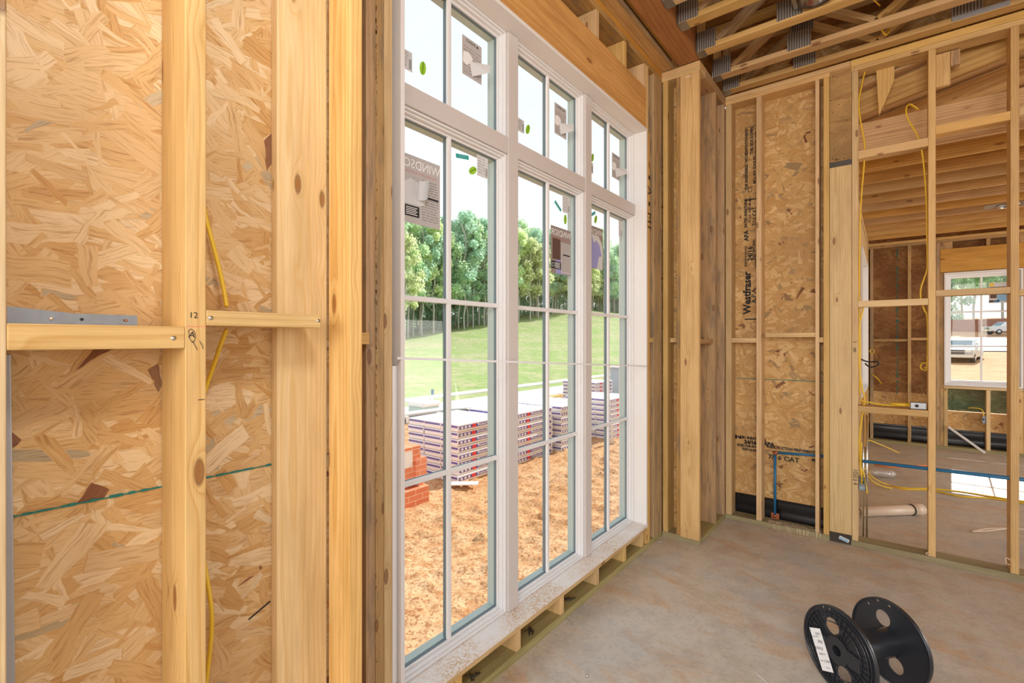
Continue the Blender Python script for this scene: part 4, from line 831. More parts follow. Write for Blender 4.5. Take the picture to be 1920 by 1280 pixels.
# windows 2 (far) and 3 (side)
def small_window(name, mk, a, b, c, d, rows):
    W2 = empty(name, mk((a+b)/2, 0, c), kind='structure')
    def R(x0, x1, y0, y1, z0, z1):
        p = mk(x0, y0, z0); q = mk(x1, y1, z1); return [min(u, v) for u, v in zip(p, q)], [max(u, v) for u, v in zip(p, q)]
    def rg(mb, i, w, y0, y1):
        mb.box(*R(a+i, a+i+w, y0, y1, c+i, d-i)); mb.box(*R(b-i-w, b-i, y0, y1, c+i, d-i)); mb.box(*R(a+i+w, b-i-w, y0, y1, c+i, c+i+w)); mb.box(*R(a+i+w, b-i-w, y0, y1, d-i-w, d-i)); return mb
    child(rg(MB(), 0, .022, -.01, .14), 'jamb_frame', 'white_wood', W2, .002)
    mb = rg(MB(), .023, .022, .05, .13); child(mb, 'frame', 'white', W2, .002)
    mb = rg(MB(), .046, .032, .075, .12); sh = child(mb, 'sash_frame', 'white', W2, .002)
    i = .079; mb = MB(); xm = (a+b)/2
    mb.box(*R(xm-.011, xm+.011, .085, .098, c+i, d-i))
    for k in range(1, rows): z = c+i+(d-c-2*i)*k/rows; mb.box(*R(a+i, b-i, .0855, .0985, z-.011, z+.011))
    child(mb, 'muntin', 'white', W2, .003)
    child(MB().box(*R(a+i-.01, b-i+.01, .10, .104, c+i-.01, d-i+.01)), 'pane', 'glass', W2)
    return W2
w2 = small_window('window_2', lambda x, y, z: Vector((x, 9.19+y, z)), .611, 1.393, .905, 2.500, 3)
small_window('window_3', lambda x, y, z: Vector((-.245-y, x, z)), 6.67, 8.445, .905, 2.595, 3)
# label on the far window
fl = MB().box((1.078, 9.286, 2.055), (1.278, 9.288, 2.335)).build('window_label', M['paper_pale']); tag(fl, 'white blue and yellow label on the far window pane', 'label')
def fb(x0, x1, z0, z1, m, n): child(MB().box((x0, 9.2845, z0), (x1, 9.2855, z1)), n, m, fl)
fb(1.09, 1.155, 2.12, 2.19, 'brown_ink', 'brown_panel'); fb(1.16, 1.262, 2.08, 2.20, 'lightblue', 'blue_panel'); fb(1.08, 1.125, 2.065, 2.095, 'brown_ink', 'dark_strip'); fb(1.128, 1.18, 2.065, 2.095, 'blue', 'blue_strip'); fb(1.085, 1.13, 2.285, 2.33, 'yellow', 'yellow_patch'); fb(1.085, 1.27, 2.21, 2.275, 'brown_ink', 'dark_heading')
text('WINDSOR', .05, (1.178, 9.2835, 2.243), -PX, PZ, 'white_ink', 'brand_print', fl, sx=.9)
# things lying in the annex
a, b = onZ(1606, 962, .046), onZ(1727, 957, .046)
a = Vector((-.215, 5.20, .046)); b = Vector((.205, 5.60, .046)); dd = (b-a).normalized()
pp = MB().lathe([(.043, 0), (.043, (b-a).length), (.038, (b-a).length), (.038, 0)], a, dd, 28, closed=True).build('plastic_pipe', M['pvc']); tag(pp, 'thick cream plastic pipe with a coupling lying on the far room floor', 'pipe')
child(MB().lathe([(.0435, -.07), (.048, -.07), (.048, .03), (.0435, .03)], b, dd, 28, closed=True), 'coupling', 'pvc', pp); child(MB().lathe([(.0485, -.074), (.0485, -.068), (.044, -.068), (.044, -.074)], b, dd, 28, closed=True), 'dark_ring', 'ink', pp)
a, b = onZ(1628, 884, .05), onZ(1680, 889, .05); dd = (b-a).normalized()
tag(MB().lathe([(0, 0), (.03, .005), (.05, .03), (.052, (b-a).length*.3), (.047, (b-a).length*.5), (.052, (b-a).length*.8), (.042, (b-a).length-.03), (.012, (b-a).length)], a, dd, 14).build('plastic_sleeve', M['haze']), 'crumpled clear plastic sleeve lying on the far room floor by the left wall', 'plastic sleeve')
t0 = onY(1778, 800, 9.17); t1 = onZ(1847, 849, .03)
rail('trim_strip', t0, t1, .05, .018, 'white_wood', 'pale strip of trim leaning under the far window', 'strip')
cable('electric_cable', [(-.168, FK+.14, .45), onY(1620, 878, 4.80), onY(1634, 893, 5.3), onZ(1655, 905, .03), onZ(1690, 914, .008), onZ(1745, 916, .008), onZ(1800, 921, .008), onZ(1850, 929, .008), onZ(1895, 936, .008), onZ(1960, 945, .008)], 'yellow cable lying across the far room floor, upper strand', .008)
cable('electric_cable', [(-.150, FK+.14, .40), onY(1626, 893, 4.80), onY(1640, 905, 5.2), onZ(1665, 914, .02), onZ(1700, 917, .008), onZ(1745, 919, .008), onZ(1800, 930, .008), onZ(1850, 933, .008), onZ(1895, 939, .008), onZ(1960, 950, .008)], 'yellow cable lying across the far room floor, lower strand', .008)
cable('electric_cable', [onZ(1822, 996, .006), onZ(1850, 991, .006), onZ(1888, 990, .006), onZ(1930, 992, .006)], 'doubled yellow-brown cable end on the shiny floor patch', .007, 'pvc')
cable('electric_cable', [onZ(1822, 996, .018), onZ(1850, 995, .018), onZ(1888, 991, .018), onZ(1930, 993, .018)], 'thin brown strand beside the doubled cable end', .005, 'pvc')
cable('extension_cord', [onZ(1640, 871, .008), onZ(1668, 875, .008), onZ(1700, 874, .008), onZ(1745, 872, .008)], 'orange cord on the floor of the far room behind the blue pipe', .009, 'orange', 'cord')
cable('electric_cable', [Vector((-.256, 4.9, .60)), onY(1622, 826, 4.9), onY(1650, 833, 5.0), onY(1686, 849, 5.2)], 'stiff yellow cable end sticking out from the left wall of the far room', .005)
# cables on the partition
YC = FK+.065
P = lambda x, y, dy=0: onY(x, y, YC+dy)
cable('electric_cable', [P(1703, 196, .12), P(1712, 200, .06), P(1722, 205, .05), P(1706, 195, .03), P(1699, 205), P(1702, 222), P(1712, 240), P(1719, 252), P(1727, 275), P(1733, 320), P(1737, 380), P(1738, 440), P(1739, 495), P(1737, 510), P(1727, 540), P(1727, 562), P(1733, 580), P(1739, 600), P(1739, 680), P(1734, 690)], 'yellow cable looping over the high block and down beside the open stud', .0055)
cable('cable_coil', [P(1734+8*math.cos(k*.6), 687+7*math.sin(k*.6), .004*(k % 7)) for k in range(24)], 'small yellow cable coil hanging beside the first open stud', .004)
cable('electric_cable', [P(1622, 133), P(1618, 150), P(1611, 185), P(1611, 210), P(1616, 240), P(1619, 255), P(1621, 275), P(1620, 310), P(1615, 370), P(1612, 450), P(1611, 560), P(1613, 640), P(1612, 740)], 'yellow cable running down the partition stud beside the broad post', .0052)
cable('electric_cable', [P(1622, 565), P(1616, 590), P(1611, 615), P(1611, 680), P(1616, 725), P(1621, 748), P(1615, 790), P(1611, 830), P(1613, 870), P(1620, 890), P(1626, 925)], 'yellow cable weaving through the shelf block down to the switch box', .006)
cable('electric_cable', [P(1612, 750, -.01), P(1630, 754, -.01), P(1660, 759, -.01), P(1700, 760, -.01), P(1708, 757, -.01)], 'yellow cable lying on top of the shelf block', .006)
cable('cable_coil', [onY(1689, 760, FK+.075) + Vector((0, 0, .0065+.0025*(k//10))) + Vector((.055*math.cos(k*.63), .045*math.sin(k*.63), .003*math.sin(k))) for k in range(32)], 'yellow cable coil resting on the shelf block beside the metal box', .0045)
cable('electric_cable', [Vector((-.2535, 4.675, 1.46)), P(1612, 672, .3), P(1628, 678, .32), P(1646, 678, .35), P(1646, 684, .36), P(1632, 688, .34), P(1622, 681, .32)], 'short loop of black and yellow cable by the side window', .006, 'black')
cable('cable_coil', [onY(1635+4*math.cos(k*.6), 658+4*math.sin(k*.6), 9.192) for k in range(14)], 'tiny yellow cable loop on the left corner stud of the far room', .006)
cable('electric_cable', [onY(1634, 702, 9.192), onY(1644, 708, 9.19), onY(1653, 720, 9.335)], 'short yellow cable end pointing right below the tiny loop', .008)
def metal_box(loc, sx_, sy_, sz_, label, open_=True):
    b = empty('junction_box', loc, label, 'metal box')
    mb = MB(); x, y, z = sx_/2, sy_/2, sz_
    for lo, hi in (((-x, y-.002, 0), (x, y, z)), ((-x, -y, 0), (-x+.002, y, z)), ((x-.002, -y, 0), (x, y, z)), ((-x, -y, 0), (x, y, .002)), ((-x, -y, z-.002), (x, y, z))): mb.box(lo, hi)
    if not open_: mb.box((-x, -y, 0), (x, -y+.002, z))
    mb.build('box_shell', M['galv'], b)
    mk = MB().lathe([(0, 0), (.011, 0), (.011, .0015), (0, .0015)], (-x*.2, -y-(0 if not open_ else -2*y+.003), z*.5), -PY, 16); mk.build('knockout', M['darkmetal'], b)
    return b
p = onY(1722, 762, FK+.04); metal_box((p.x, FK+.065, 1.0568), .088, .05, .047, 'galvanised metal box sitting on the shelf block of the partition', False)
metal_box((-.160, FK+.06, .42), .045, .06, .095, 'small metal switch box on the partition stud with yellow wires')
metal_box((1.0245, 9.226, .405), .04, .05, .10, 'metal outlet box with yellow wire under the far window')
cable('electric_cable', [(.86, 9.22, .60), (.93, 9.2, .61), (1.0, 9.19, .59), (1.015, 9.19, .50)], 'yellow wire entering the outlet box under the far window', .006)
cable('electric_cable', [(-.168, FK+.055, .46), (-.165, FK+.05, .50), (-.172, FK+.05, .60), (-.168, FK+.05, .78)], 'yellow wire entering the small switch box', .006)
for dx, n in ((0, 'left'), (.022, 'right')): cable('conduit', [(-.158+dx, FK+.11, .05), (-.158+dx, FK+.11, .98)], n+' of two thin metal conduits behind the small switch box', .006, 'chrome', 'conduit')
cable('wire', [(.226, FK+.003, .045), (.20, FK-.006, .055), (.215, FK-.002, .07)], 'tiny curled pale wire at the foot of the first open stud', .003, 'pvc', 'wire')
cable('wire', [onY(1895, 1050, FK+.01), onY(1886, 1045, FK+.03), onY(1887, 1056, FK+.03), onY(1893, 1058, FK+.01)], 'curled pale cable at the foot of the open stud near the right edge', .005, 'pvc', 'wire')
# recessed light in the far room ceiling
q = onZ(1880, 383, 3.03)
r2 = empty('recessed_light', (q.x, q.y, 3.0), 'flat metal recessed light frame seen edge-on in the far room ceiling', 'light fixture')
child(MB().lathe([(.085, 0), (.1, 0), (.1, .012), (.085, .012)], (q.x+.05, q.y, 3.0), PZ, 28, closed=True), 'rim', 'chrome', r2); child(MB().box((q.x-.15, q.y-.10, 3.013), (q.x+.25, q.y+.10, 3.017)), 'mounting_plate', 'galv', r2)

# ================================================================== SPOOL
sc0 = Vector((-.177, 2.564, .182)); sc1 = Vector((0, 2.783, .182)); ax = (sc1-sc0).normalized()
sp = empty('cable_spool', ((sc0.x+sc1.x)/2, (sc0.y+sc1.y)/2, 0), 'empty black plastic cable spool lying on the concrete floor', 'cable spool')
lat = ax.cross(PZ).normalized()*-1       # in-plane horizontal
RF = .180
def fm(c): return Matrix(((lat.x, 0, ax.x, c.x), (lat.y, 0, ax.y, c.y), (0, 1, 0, c.z), (0, 0, 0, 1)))
def circ(cx, cy, r, n=40): return [(cx+r*math.cos(2*math.pi*k/n), cy+r*math.sin(2*math.pi*k/n)) for k in range(n)]
sgn = 1 if (lat.x*CY+lat.y*SY) > 0 else -1  # +1: lat points right in view
def flange(c, small, big, name):
    mb = MB().plate(circ(0, 0, RF, 96), [circ(sgn*bx, by, br) for bx, by, br in big]+[circ(0, 0, .021, 24)]+[circ(sgn*a, b, 0.0065, 12) for a, b in small], fm(c), .006)
    f = child(mb, name, 'black', sp); rim = MB().lathe([(RF-.005, -.008), (RF+.001, -.008), (RF+.001, .008), (RF-.005, .008)], c, ax, 96, closed=True); 
    q = local(rim, sp); o = q.build('rim', M['black'], f); return f
f0 = flange(sc0, [(-.078, .150), (-.045, .158)], [(-.030, .090, .035), (.030, -.090, .035)], 'flange')
f1 = flange(sc1, [(-.055, .158), (.0, .160), (-.1, .12)], [(-.030, .090, .035), (.030, -.090, .035)], 'flange')
mb = MB().lathe([(.060, .0), (.060, (sc1-sc0).length)], sc0, ax, 48); mb.lathe([(.022, .0), (.022, (sc1-sc0).length)], sc0, ax, 24); child(mb, 'drum', 'black', sp)
mb = MB()
u2 = lambda a: (lat*(sgn*math.cos(a))+PZ*math.sin(a))
holes = [(-.030, .090, .044), (.030, -.090, .044)]
for k in range(36):
    a = 2*math.pi*k/36+.04; seg = []
    for j in range(12):
        r0 = .056+(.160-.056)*j/12; r1 = .056+(.160-.056)*(j+1)/12; rm = (r0+r1)/2
        if all(math.hypot(rm*math.cos(a)-hx, rm*math.sin(a)-hy) > hr for hx, hy, hr in holes):
            seg.append((r0, r1))
    for r0, r1 in seg: mb.beam(sc0-ax*.006+u2(a)*r0, sc0-ax*.006+u2(a)*r1, .002, .009, up=ax)
tag(child(mb, 'radial_rib', 'black', sp), kind='stuff')
for rr in (.115, .148, .162): child(MB().lathe([(rr-.001, -.010), (rr+.001, -.010), (rr+.001, -.002), (rr-.001, -.002)], sc0, ax, 96, closed=True), 'ring_rib', 'black', sp)
child(MB().plate(circ(0, 0, .058, 40), [circ(0, 0, .021, 24)], fm(sc0-ax*.009), .004), 'hub_plate', 'black', sp)
for s_ in (-1, 1):
    x0, x1 = sorted((s_*.055, s_*.112)); child(MB().plate([(sgn*x0, -.034), (sgn*x1, -.030), (sgn*x1, .028), (sgn*x0, .034)][::sgn], [], fm(sc0-ax*.0095), .004), 'flat_panel', 'black', sp)
Lx = (lat*sgn)
def lp(a, b): return sc0-ax*.0125+Lx*a+PZ*b
lc = lp(-.078, -.042); ld = (Lx*.42+PZ*-.90).normalized(); ls = ld.cross(ax)
lab = child(MB().beam(lc-ld*.085, lc+ld*.085, 0.0008, .064, up=(Lx*.9+PZ*.42)), 'shipping_label', 'white_ink', sp)
def lt(s, sz, along, across, sx=1.0, mt='ink'):
    up = (Lx*.9+PZ*.42).normalized(); xd = up; yd = -ld
    t_ = text(s, sz, lc+ld*along+up*across-ax*.0012, xd, yd, mt, 'label_print', None, sx)
    t_.data.transform(Matrix.Translation(-sp.location)); t_.parent = sp
lt('1JW2', .013, -.062, .008); lt('FN', .020, -.030, .010); lt('▮▮▮▮', .012, -.005, -.010); lt('42x8 19', .011, .018, .0); lt('▪▪ 12,500', .013, .045, .004); lt('Southern', .007, .07, .01, 1, 'ink'); lt('Copper 500 FT', .007, -.05, -.012)

# ================================================================== small litter
def crumb(x, y, r, mt, label, name='wood_chip', cat='wood chip', z0=0):
    rr = random.Random(int(x*1000+y*77)); mb = MB(); mb.beam((x-r, y, z0+.002), (x+r, y+rr.uniform(-r, r), z0+.004), r*.8, .003); return tag(mb.build(name, M[mt]), label, cat)
p = onZ(1068, 1168, 0); o = MB().tube([(p.x-.035, p.y+.01, .004), (p.x, p.y, .005), (p.x+.035, p.y-.02, .004)], .0028, 6).build('twig', M['bark']); tag(o, 'dark splinter lying on the concrete beside the window plate', 'splinter')
p = onZ(1101, 1269, 0); o = MB().lathe([(0, 0), (.006, .001), (.006, .006), (.003, .012), (0, .013)], (p.x, p.y, .0002), PZ, 12).build('screw_cap', M['chrome']); tag(o, 'tiny shiny screw standing on the concrete at the bottom of the photo', 'screw')
p = onZ(1238, 1018, 0); o = MB().tube([(p.x-.02, p.y, .004), (p.x, p.y+.02, .005), (p.x+.03, p.y+.01, .004)], .003, 6).build('twig', M['bark']); tag(o, 'dark splinter on the floor in front of the inner corner', 'splinter')
cable('thread', [onZ(1415, 1258, .003), onZ(1428, 1270, .004), onZ(1442, 1282, .003)], 'thin white thread on the concrete left of the spool', .0015, 'strap', 'thread')
r = random.Random(9); mb = MB()
def fleck(x, y, z, s): mb.beam((x, y, z+.001), (x+s*r.uniform(-1, 1), y+s*r.uniform(-1, 1)+.001, z+.002), s*.6, .001)
for i in range(420): fleck(r.uniform(-.8, -.42), r.gauss(FK+.04, .03) if r.random() < .85 else r.uniform(4.3, 4.45), .0405 if False else .0, .006)
for i in range(150): x, y = r.uniform(-1.38, 1.6), r.uniform(1.2, 4.4); fleck(x, y, 0, .003)
for i in range(100): fleck(-1.40+abs(r.gauss(0, .02)), r.uniform(1.2, 3.7), 0, .005)
mb.v = [p_ if not (p_.y > FK-.002 and p_.x < -.1) else Vector((p_.x, p_.y, p_.z+.0405)) for p_ in mb.v]
tag(mb.build('wood_shavings', M['dust']), 'pale wood shavings scattered on the concrete and along the plates', 'shavings', kind='stuff')
r = random.Random(12); mb = MB()
for i in range(260): x = r.uniform(-1.475, -1.41); y = r.choice([r.gauss(2.4, .25), r.uniform(1.3, 3.35)]); mb.beam((x, y, .1978), (x+r.uniform(-.006, .006), y+r.uniform(.002, .009), .1985), .003, .0008)
tag(mb.build('sawdust', M['dust']), 'sawdust and clay crumbs lying on the white window sill', 'sawdust', kind='stuff')

# ================================================================== OUTSIDE
GZ = -.30
def grid(name, x0, x1, y0, y1, nx, ny, fz, mat, label=None, cat=None, kind='structure', group=None):
    vs = []; fs = []
    for j in range(ny+1):
        for i in range(nx+1):
            x = x0+(x1-x0)*i/nx; y = y0+(y1-y0)*j/ny; vs.append((x, y, fz(x, y)))
    for j in range(ny):
        for i in range(nx): a = j*(nx+1)+i; fs.append((a, a+1, a+nx+2, a+nx+1))
    mb = MB().add(vs, fs, [Vector((v[0], v[1], 0)) for v in vs], 0, True); return tag(mb.build(name, M[mat], None, 0, (0, 0, 0)), label, cat, group, kind)
def dz(x, y):
    n = noise.noise(Vector((x*.5, y*.5, 3)))*.05+noise.noise(Vector((x*3.1, y*3.1, 1)))*.025
    c = noise.noise(Vector((x*9, y*9, 7))); n += max(0, c-.12)*.075+noise.noise(Vector((x*19, y*19, 9)))*.008
    if y > 3 and -3.9 < x < -2.0: n += .012*math.sin(y*22+abs(((x+3.0)*6) % 1.6-.8)*3)*(1 if abs(x+2.95) < .75 else 0)
    return GZ-.02+n
grid('ground_clay', -8.9, -1.575, -1.5, 14, 185, 400, dz, 'clay')
def gz(x, y):
    f = max(0, y-44)*.048 if y < 100 else 2.7+(y-100)*.10
    return GZ-.07+min(f, 6.5)*(1 if x > -6 else 0)
grid('ground', -8.9, 160, -80, 42, 20, 20, lambda x, y: GZ-.10, 'clay'); grid('ground_rise', -8.9, 160, 42, 200, 40, 60, lambda x, y: gz(x, y)-.03, 'clay')
grid('road', -10.5, -8.9, -60, 160, 1, 40, lambda x, y: GZ-.01, 'road')
grid('verge', -11.2, -10.5, -60, 160, 1, 40, lambda x, y: GZ, 'grass'); 
o = MB().box((-11.75, -60, GZ-.1), (-11.2, 160, GZ+.05)).build('kerb', M['kerb']); tag(o, kind='structure')
def G_(y): return min(max(1.7+(y-32)*.134, .8), 6.8)
def lz(x, y): t_ = min(max((-x-11.75)/28, 0), 1.0); return GZ+.02+t_*G_(y)+.12*noise.noise(Vector((x*.12, y*.12, 0)))*t_
grid('lawn', -90, -11.75, -40, 170, 90, 140, lz, 'grass')
grid('far_lane', 0, 40, 62, 90, 4, 10, lambda x, y: gz(x, y)+.05, 'kerb'); grid('far_verge', 8.6, 40, 50, 60, 4, 6, lambda x, y: gz(x, y)+.05, 'grass'); grid('far_slope', 15.5, 60, 101, 122, 6, 10, lambda x, y: gz(x, y)+.2, 'grass')
# trees
def tree_mesh(seed, h, r0, base, mat, n=6500, leaf_=.14):
    r = random.Random(seed); mb = MB(); pts = [Vector((0, 0, -.4))]
    for k in range(1, 9): pts.append(Vector((r.uniform(-.10, .10)*k*.5, r.uniform(-.10, .10)*k*.5, h*.92*k/8)))
    mb.tube(pts, .11, 7)
    for v in mb.v: f = 1-.75*max(0, v.z)/h; v.x *= 1; 
    for k in range(16):
        z = h*(.18+.72*r.random()); a = r.uniform(0, 6.28); l = r.uniform(.6, 1.0)*r0*(1 if z > base*h else .7)
        c = pts[min(8, int(z/h/.92*8)+0)]; mb.tube([Vector((c.x, c.y, z)), Vector((c.x+l*.5*math.cos(a), c.y+l*.5*math.sin(a), z+.25)), Vector((c.x+l*math.cos(a), c.y+l*math.sin(a), z+.7))], .028, 4)
    ml = MB(); cl = []
    for k in range(46):
        t_ = r.random()**.85; z = h*(base+(1-base)*t_); rr = r0*(math.sin(math.pi*min(1, .18+.80*t_))**.6)*math.sqrt(r.random()); a = r.uniform(0, 6.28)
        cl.append((Vector((rr*math.cos(a), rr*math.sin(a), z)), r.uniform(.45, .95)))
    for k in range(n):
        c, s = r.choice(cl); d = Vector((r.gauss(0, 1), r.gauss(0, 1), r.gauss(0, .8))).normalized()*s*(.45+.55*r.random()); p = c+d
        n_ = Vector((r.gauss(0, 1), r.gauss(0, 1), r.gauss(0, 1))).normalized(); a = n_.orthogonal().normalized(); b = n_.cross(a); q = leaf_*r.uniform(.6, 1.3)
        ml.add([p-a*q, p-b*q*.7, p+a*q, p+b*q*.7], [(0, 1, 2, 3)], [Vector()]*4)
    return mb, ml
protos = []
for i, (seed, h, r0, base, mt) in enumerate([(1, 12.5, 2.2, .30, 'leaf'), (2, 13.5, 2.5, .26, 'leaf_blue'), (3, 11.5, 2.1, .34, 'leaf_yellow'), (4, 14, 2.4, .24, 'leaf'), (5, 11.5, 2.7, .01, 'leaf_blue')]):
    tr_, lf = tree_mesh(seed, h, r0, base, mt)
    e = empty('tree', (0, 0, 0)); a = tr_.build('trunk', M['bark'], e); b = lf.build('foliage', M[mt], e); tag(b, kind='stuff'); protos.append(e)
used_p = set(); rt = random.Random(21)
kindn = ['mid green leafy tree', 'cool green leafy tree', 'yellow green leafy tree', 'tall green leafy tree', 'bushy low-branched tree']
def put_tree(x, y, z, k, s, label, group):
    if k in used_p: t_ = copy_tree(protos[k])
    else: t_ = protos[k]; used_p.add(k)
    t_.location = (x, y, z-.1); t_.rotation_euler = (0, 0, rt.uniform(0, 6.28)); t_.scale = (s, s, s*rt.uniform(.92, 1.1)); tag(t_, label, 'tree', group); return t_
for row, (X_, sp_, nm, kinds) in enumerate([(-40.5, 2.1, 'front row of the wood', (0, 2, 3, 1)), (-43.2, 2.3, 'second row of the wood', (0, 1, 3, 3)), (-46.5, 2.1, 'third row of the wood', (4, 3, 4)), (-50, 2.0, 'back row of the wood', (4, 4, 3))]):
    y = 24+row*1.1
    while y < 100+row*8:
        k = rt.choice(kinds); x = X_+rt.uniform(-.9, .9); put_tree(x, y, lz(x, y), k, rt.uniform(.85, 1.08), kindn[k]+' standing in the %s above the lawn' % nm, 'trees: %s, %s' % (kindn[k], nm)); y += sp_*rt.uniform(.75, 1.25)
put_tree(-38.3, 31.5, lz(-38.3, 31.5), 2, .86, 'pale yellow green tree standing forward of the wood, behind the nearest window pane', None)
for i, x in enumerate([5, 9, 13, 17, 21, 25, 7, 12, 18, 23]):
    y = 130+(i > 5)*8; k = (1, 4, 0, 3)[i % 4]; put_tree(x, y, gz(x, y)-.2, k, 1.7, kindn[k]+' on the skyline seen through the far window', 'trees beyond the far window: '+kindn[k])
tag(MB().beam((6, 108, 3.6), (14.7, 104, 3.6), 1.2, 2.4).build('clay_bank', M['redbank']), 'reddish clay bank in front of the distant trees, through the far window', 'bank')
tag(MB().panel((.2, 10.9, .52), (2.6, 11.1, .60), 0, 2).build('brick_ledge', M['brick']), 'low course of red bricks just outside the far window', 'brick ledge')
for a_, b_ in ((.2, 'left'), (2.3, 'right')): tag(MB().panel((a_, 10.9, -.4), (a_+.3, 11.1, .519), 0, 2).build('brick_pier', M['brick']), b_+' brick pier carrying the low brick course outside the far window', 'brick pier')

# shingle bundles on pallets
def bundle(x, y, z, label, group, par, ends=True):
    LX, LY, LZ = .325, .98, .091
    o = MB().box((x-LX, y, z), (x, y+LY, z+LZ)).build('shingle_bundle', M['wrap'], None, .008); tag(o, label, 'shingle bundle', group)
    child(MB().box((x, y+.02, z+.028), (x+.0015, y+LY-.05, z+.070)), 'printed_band', 'purple', o)
    child(MB().box((x+.0015, y+.27, z+.026), (x+.0025, y+.34, z+.072)), 'red_logo', 'red', o)
    mb = MB()
    for k in range(3): mb.beam((x+.002, y+.05+k*.072, z+.048), (x+.002, y+.09+k*.072, z+.048), .001, .026)
    child(mb, 'diamond_marks', 'white_ink', o)
    child(MB().box((x-LX+.01, y-.0015, z+.050), (x-.01, y, z+.076)), 'end_band', 'purple', o)
    return o
first = {}
def bundle_stack(x, y, layers, cols, where, rz=0):
    pal = empty('pallet', (x-.5, y+.47, GZ-.12), 'wooden pallet under '+where, 'pallet')
    for k in range(3): child(MB().box((x-.98, y+.02+k*.42, GZ-.12), (x+.0, y+.12+k*.42, GZ-.041)), 'runner', 'pallet_wood', pal)
    for k in range(6): child(MB().box((x-.98+k*.175, y, GZ-.040), (x-.88+k*.175, y+.98, GZ-.020)), 'slat', 'pallet_wood', pal)
    for l in range(layers):
        for c in range(cols):
            lb = 'wrapped shingle bundle, %s layer up, %s column, on %s' % (ORD[l], ['window-side', 'middle', 'road-side'][c], where)
            jx = random.uniform(-.008, .008); jy = random.uniform(-.012, .012); X_, Y_, Z_ = x-.33*c+jx, y+jy, GZ-.018+l*.0955
            if 'b' in first:
                o = copy_tree(first['b']); o.location = (X_-.1625, Y_+.47, Z_); tag(o, lb, group='wrapped shingle bundles')
            else:
                o = bundle(0, 0, 0, lb, 'wrapped shingle bundles', None); first['b'] = o
                t1 = text('Timberline HD', .044, (.003, .565, .050), PY, PZ, 'white_ink', 'brand_print', o, sx=1.45, fat=.0008); o.location = (X_-.1625, Y_+.47, Z_)
bundle_stack(-4.42, 4.54, 8, 3, 'the nearest pallet')
bundle_stack(-4.40, 5.76, 8, 3, 'the second pallet')
bundle_stack(-4.30, 6.86, 8, 3, 'the third pallet')
bundle_stack(-4.10, 8.27, 8, 3, 'the fourth pallet')
bundle_stack(-6.0, 11.2, 8, 3, 'the farthest pallet')
# brick cube
mb = MB().panel((-5.3, 2.55, GZ-.04), (-4.32, 3.72, .10), 0, 2); 
bc = empty('brick_stack', (-4.8, 3.1, GZ-.05), 'stack of orange bricks outside the nearest window pane', 'brick stack')
def bpart(lo, hi, name='bricks'):
    mb = MB(); x0, y0, z0 = lo; x1, y1, z1 = hi
    lo = (lo[0]+.12, lo[1]+.14, lo[2]); hi = (hi[0]+.12, hi[1]+.14, hi[2]); mb.panel(lo, hi, 1, 2)
    mb2 = MB(); P = mb.v
    o = child(mb, name, 'brick', bc); return o
bpart((-5.3, 2.75, GZ-.05), (-4.30, 3.66, -.12)); bpart((-5.3, 2.75, -.12), (-4.42, 3.44, -.055)); bpart((-5.3, 3.56, -.12), (-4.36, 3.62, -.055)); bpart((-5.3, 2.75, -.055), (-4.36, 3.58, .34)); bpart((-5.25, 3.50, -.05), (-4.34, 3.66, .20))
child(MB().box((-4.239, 3.44, .12), (-4.235, 3.60, .30)), 'paper_tag', 'white_ink', bc)
# utility box, stake, roll, planks
ub = empty('utility_box', (-9.3, 8.3, GZ-.02), 'pale green utility cabinet beside the road', 'utility cabinet')
child(MB().box((-9.6, 8.03, GZ-.02), (-9.05, 8.57, GZ+.17)), 'cabinet_body', 'boxgreen', ub, .01); child(MB().box((-9.63, 8.0, GZ+.172), (-9.02, 8.60, GZ+.31)), 'cabinet_lid', 'kerb', ub, .05)
sk = tag(MB().box((-9.42, 8.64, GZ-.05), (-9.38, 8.68, GZ+.55)).build('marker_stake', M['white_wood']), 'white marker stake with a blue top behind the utility cabinet', 'stake')
child(MB().box((-9.425, 8.635, GZ+.42), (-9.375, 8.685, GZ+.56)), 'blue_top', 'blue', sk)
fa, fbb = Vector((-8.75, 5.5, GZ+.07)), Vector((-7.2, 13.5, GZ+.07))
sf = MB().tube([fa.lerp(fbb, k/10)+Vector((0, 0, .01*math.sin(k*2))) for k in range(11)], .085, 10).build('silt_roll', M['ink']); tag(sf, 'long black silt roll lying between the clay yard and the road', 'silt roll')
for k in range(9):
    p = fa.lerp(fbb, .08+k*.105); child(MB().box((p.x-.02, p.y-.04, p.z-.06), (p.x+.09, p.y+.04, p.z+.095)), 'clip', 'kerb', sf)
tag(MB().tube([Vector((-9.0, 6.0, GZ+.10)), Vector((-8.55, 8.0, GZ+.14)), Vector((-8.2, 9.6, GZ+.10)), Vector((-7.9, 10.8, GZ+.14)), Vector((-7.6, 12, GZ+.08))], .075, 8).build('pale_roll', M['kerb']), 'pale crumpled fabric roll lying behind the black silt roll', 'fabric roll')
rail('plank', onZ(985, 757, -.1), onZ(1050, 741, -.1), .10, .05, 'pine', 'long wooden plank lying across the pallets behind the middle window', 'board')
for i, (a_, b_, n) in enumerate([((-6.9, 6.1), (-6.3, 7.7), 'left'), ((-6.4, 4.9), (-5.9, 5.9), 'middle'), ((-7.2, 4.4), (-6.9, 5.6), 'far left')]): rail('plank', (a_[0], a_[1], GZ+.02), (b_[0], b_[1], GZ+.02), .14, .035, 'pine_pale', n+' pale plank lying on the clay behind the pallets', 'board')
blk = MB().box((-6.6, 13.2, GZ-.1), (-5.0, 15.6, GZ+1.02)).build('wrapped_block_stack', M['bluewrap'], None, .02); tag(blk, 'blue grey wrapped block stack behind the fourth pallet', 'wrapped stack')
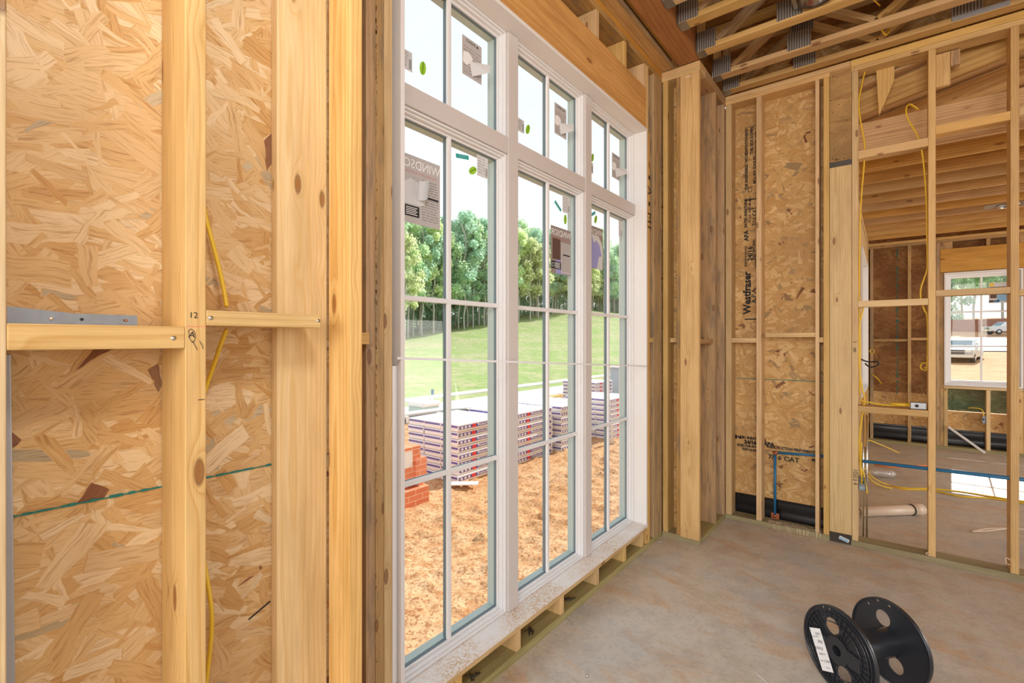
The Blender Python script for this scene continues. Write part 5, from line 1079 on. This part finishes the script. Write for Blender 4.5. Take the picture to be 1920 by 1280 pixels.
child(MB().box((-6.65, 13.15, GZ+1.021), (-4.95, 15.65, GZ+1.06)), 'white_cover', 'kerb', blk)
p = onZ(868, 910, GZ); tag(MB().beam((p.x-.15, p.y-.1, GZ+.02), (p.x+.15, p.y+.12, GZ+.03), .14, .012).build('paper_scrap', M['wrap']), 'white paper scrap on the clay in front of the nearest pallet', 'paper')
cf = [(onZ(868+0, 0+700, GZ))]
tag(MB().lathe([(0, 0), (.05, .0), (.02, .12), (.03, .3), (.0, .42)], (-3.95, 7.98, GZ-.02), PZ, 10).build('plastic_bag', M['white_wood']), 'twisted white plastic bag hanging between the third and fourth pallets', 'plastic bag')

# pickup trucks beyond the far window
def pickup(loc, rz, paint, label):
    t_ = empty('pickup_truck', loc, label, 'pickup truck'); t_.rotation_euler = (0, 0, rz)
    prof = [(-2.75, .62), (-2.78, 1.02), (-2.70, 1.13), (-1.55, 1.22), (-.95, 1.82), (.85, 1.86), (1.05, 1.22), (2.75, 1.20), (2.78, .60), (2.35, .50), (-2.35, .45)]
    mb = MB(); n = len(prof); vs = []
    for s_, k_ in ((-.96, 0), (.96, 1)):
        for x, z in prof: vs.append((x, s_*(1 if z < 1.3 else .80), z))
    mb.add(vs, [tuple(range(n))[::-1], tuple(range(n, 2*n))]+[(i, (i+1) % n, n+(i+1) % n, n+i) for i in range(n)], [Vector()]*(2*n))
    mb.build('truck_body', M[paint], t_, .05)
    MB().beam((-1.50, 0, 1.26), (-1.0, 0, 1.76), 1.45, .03, up=(-.7, 0, .7)).build('windscreen', M['car_glass'], t_)
    for s_ in (-1, 1):
        MB().box((-.85, s_*.83-.02, 1.30), (-.05, s_*.83+.02, 1.72)).build('side_window', M['car_glass'], t_); MB().box((.02, s_*.83-.02, 1.30), (.75, s_*.83+.02, 1.72)).build('side_window', M['car_glass'], t_)
        for x in (-1.80, 1.75):
            w_ = MB().lathe([(0, 0), (.36, 0), (.40, .03), (.40, .23), (.36, .26), (0, .26)], (x, s_*.84-.13, .40), PY, 24).build('wheel', M['tyre'], t_); MB().lathe([(0, -.14), (.2, -.14), (.2, -.145), (0, -.15)], (x, s_*.84, .40), PY*-s_, 16).build('hub_cap', M['chrome'], w_)
        MB().box((-2.80, s_*.70-.17, .88), (-2.74, s_*.70+.17, 1.06)).build('headlight', M['chrome'], t_)
    MB().box((-2.81, -.50, .76), (-2.75, .50, 1.06)).build('grille', M['darkmetal'], t_); MB().box((-2.83, -.52, .90), (-2.80, .52, .94)).build('grille_bar', M['chrome'], t_)
    MB().box((-2.92, -.95, .50), (-2.74, .95, .70)).build('front_bumper', M['chrome'], t_)
    return t_
pickup((4.45, 51.5, -.25), math.radians(78), 'car_silver', 'silver pickup truck facing the far window')
pz = gz(13.3, 101)
pickup((13.6, 99, gz(13.6, 99)+.05), math.radians(25), 'car_white', 'white pickup truck parked farther away, seen through the far window')
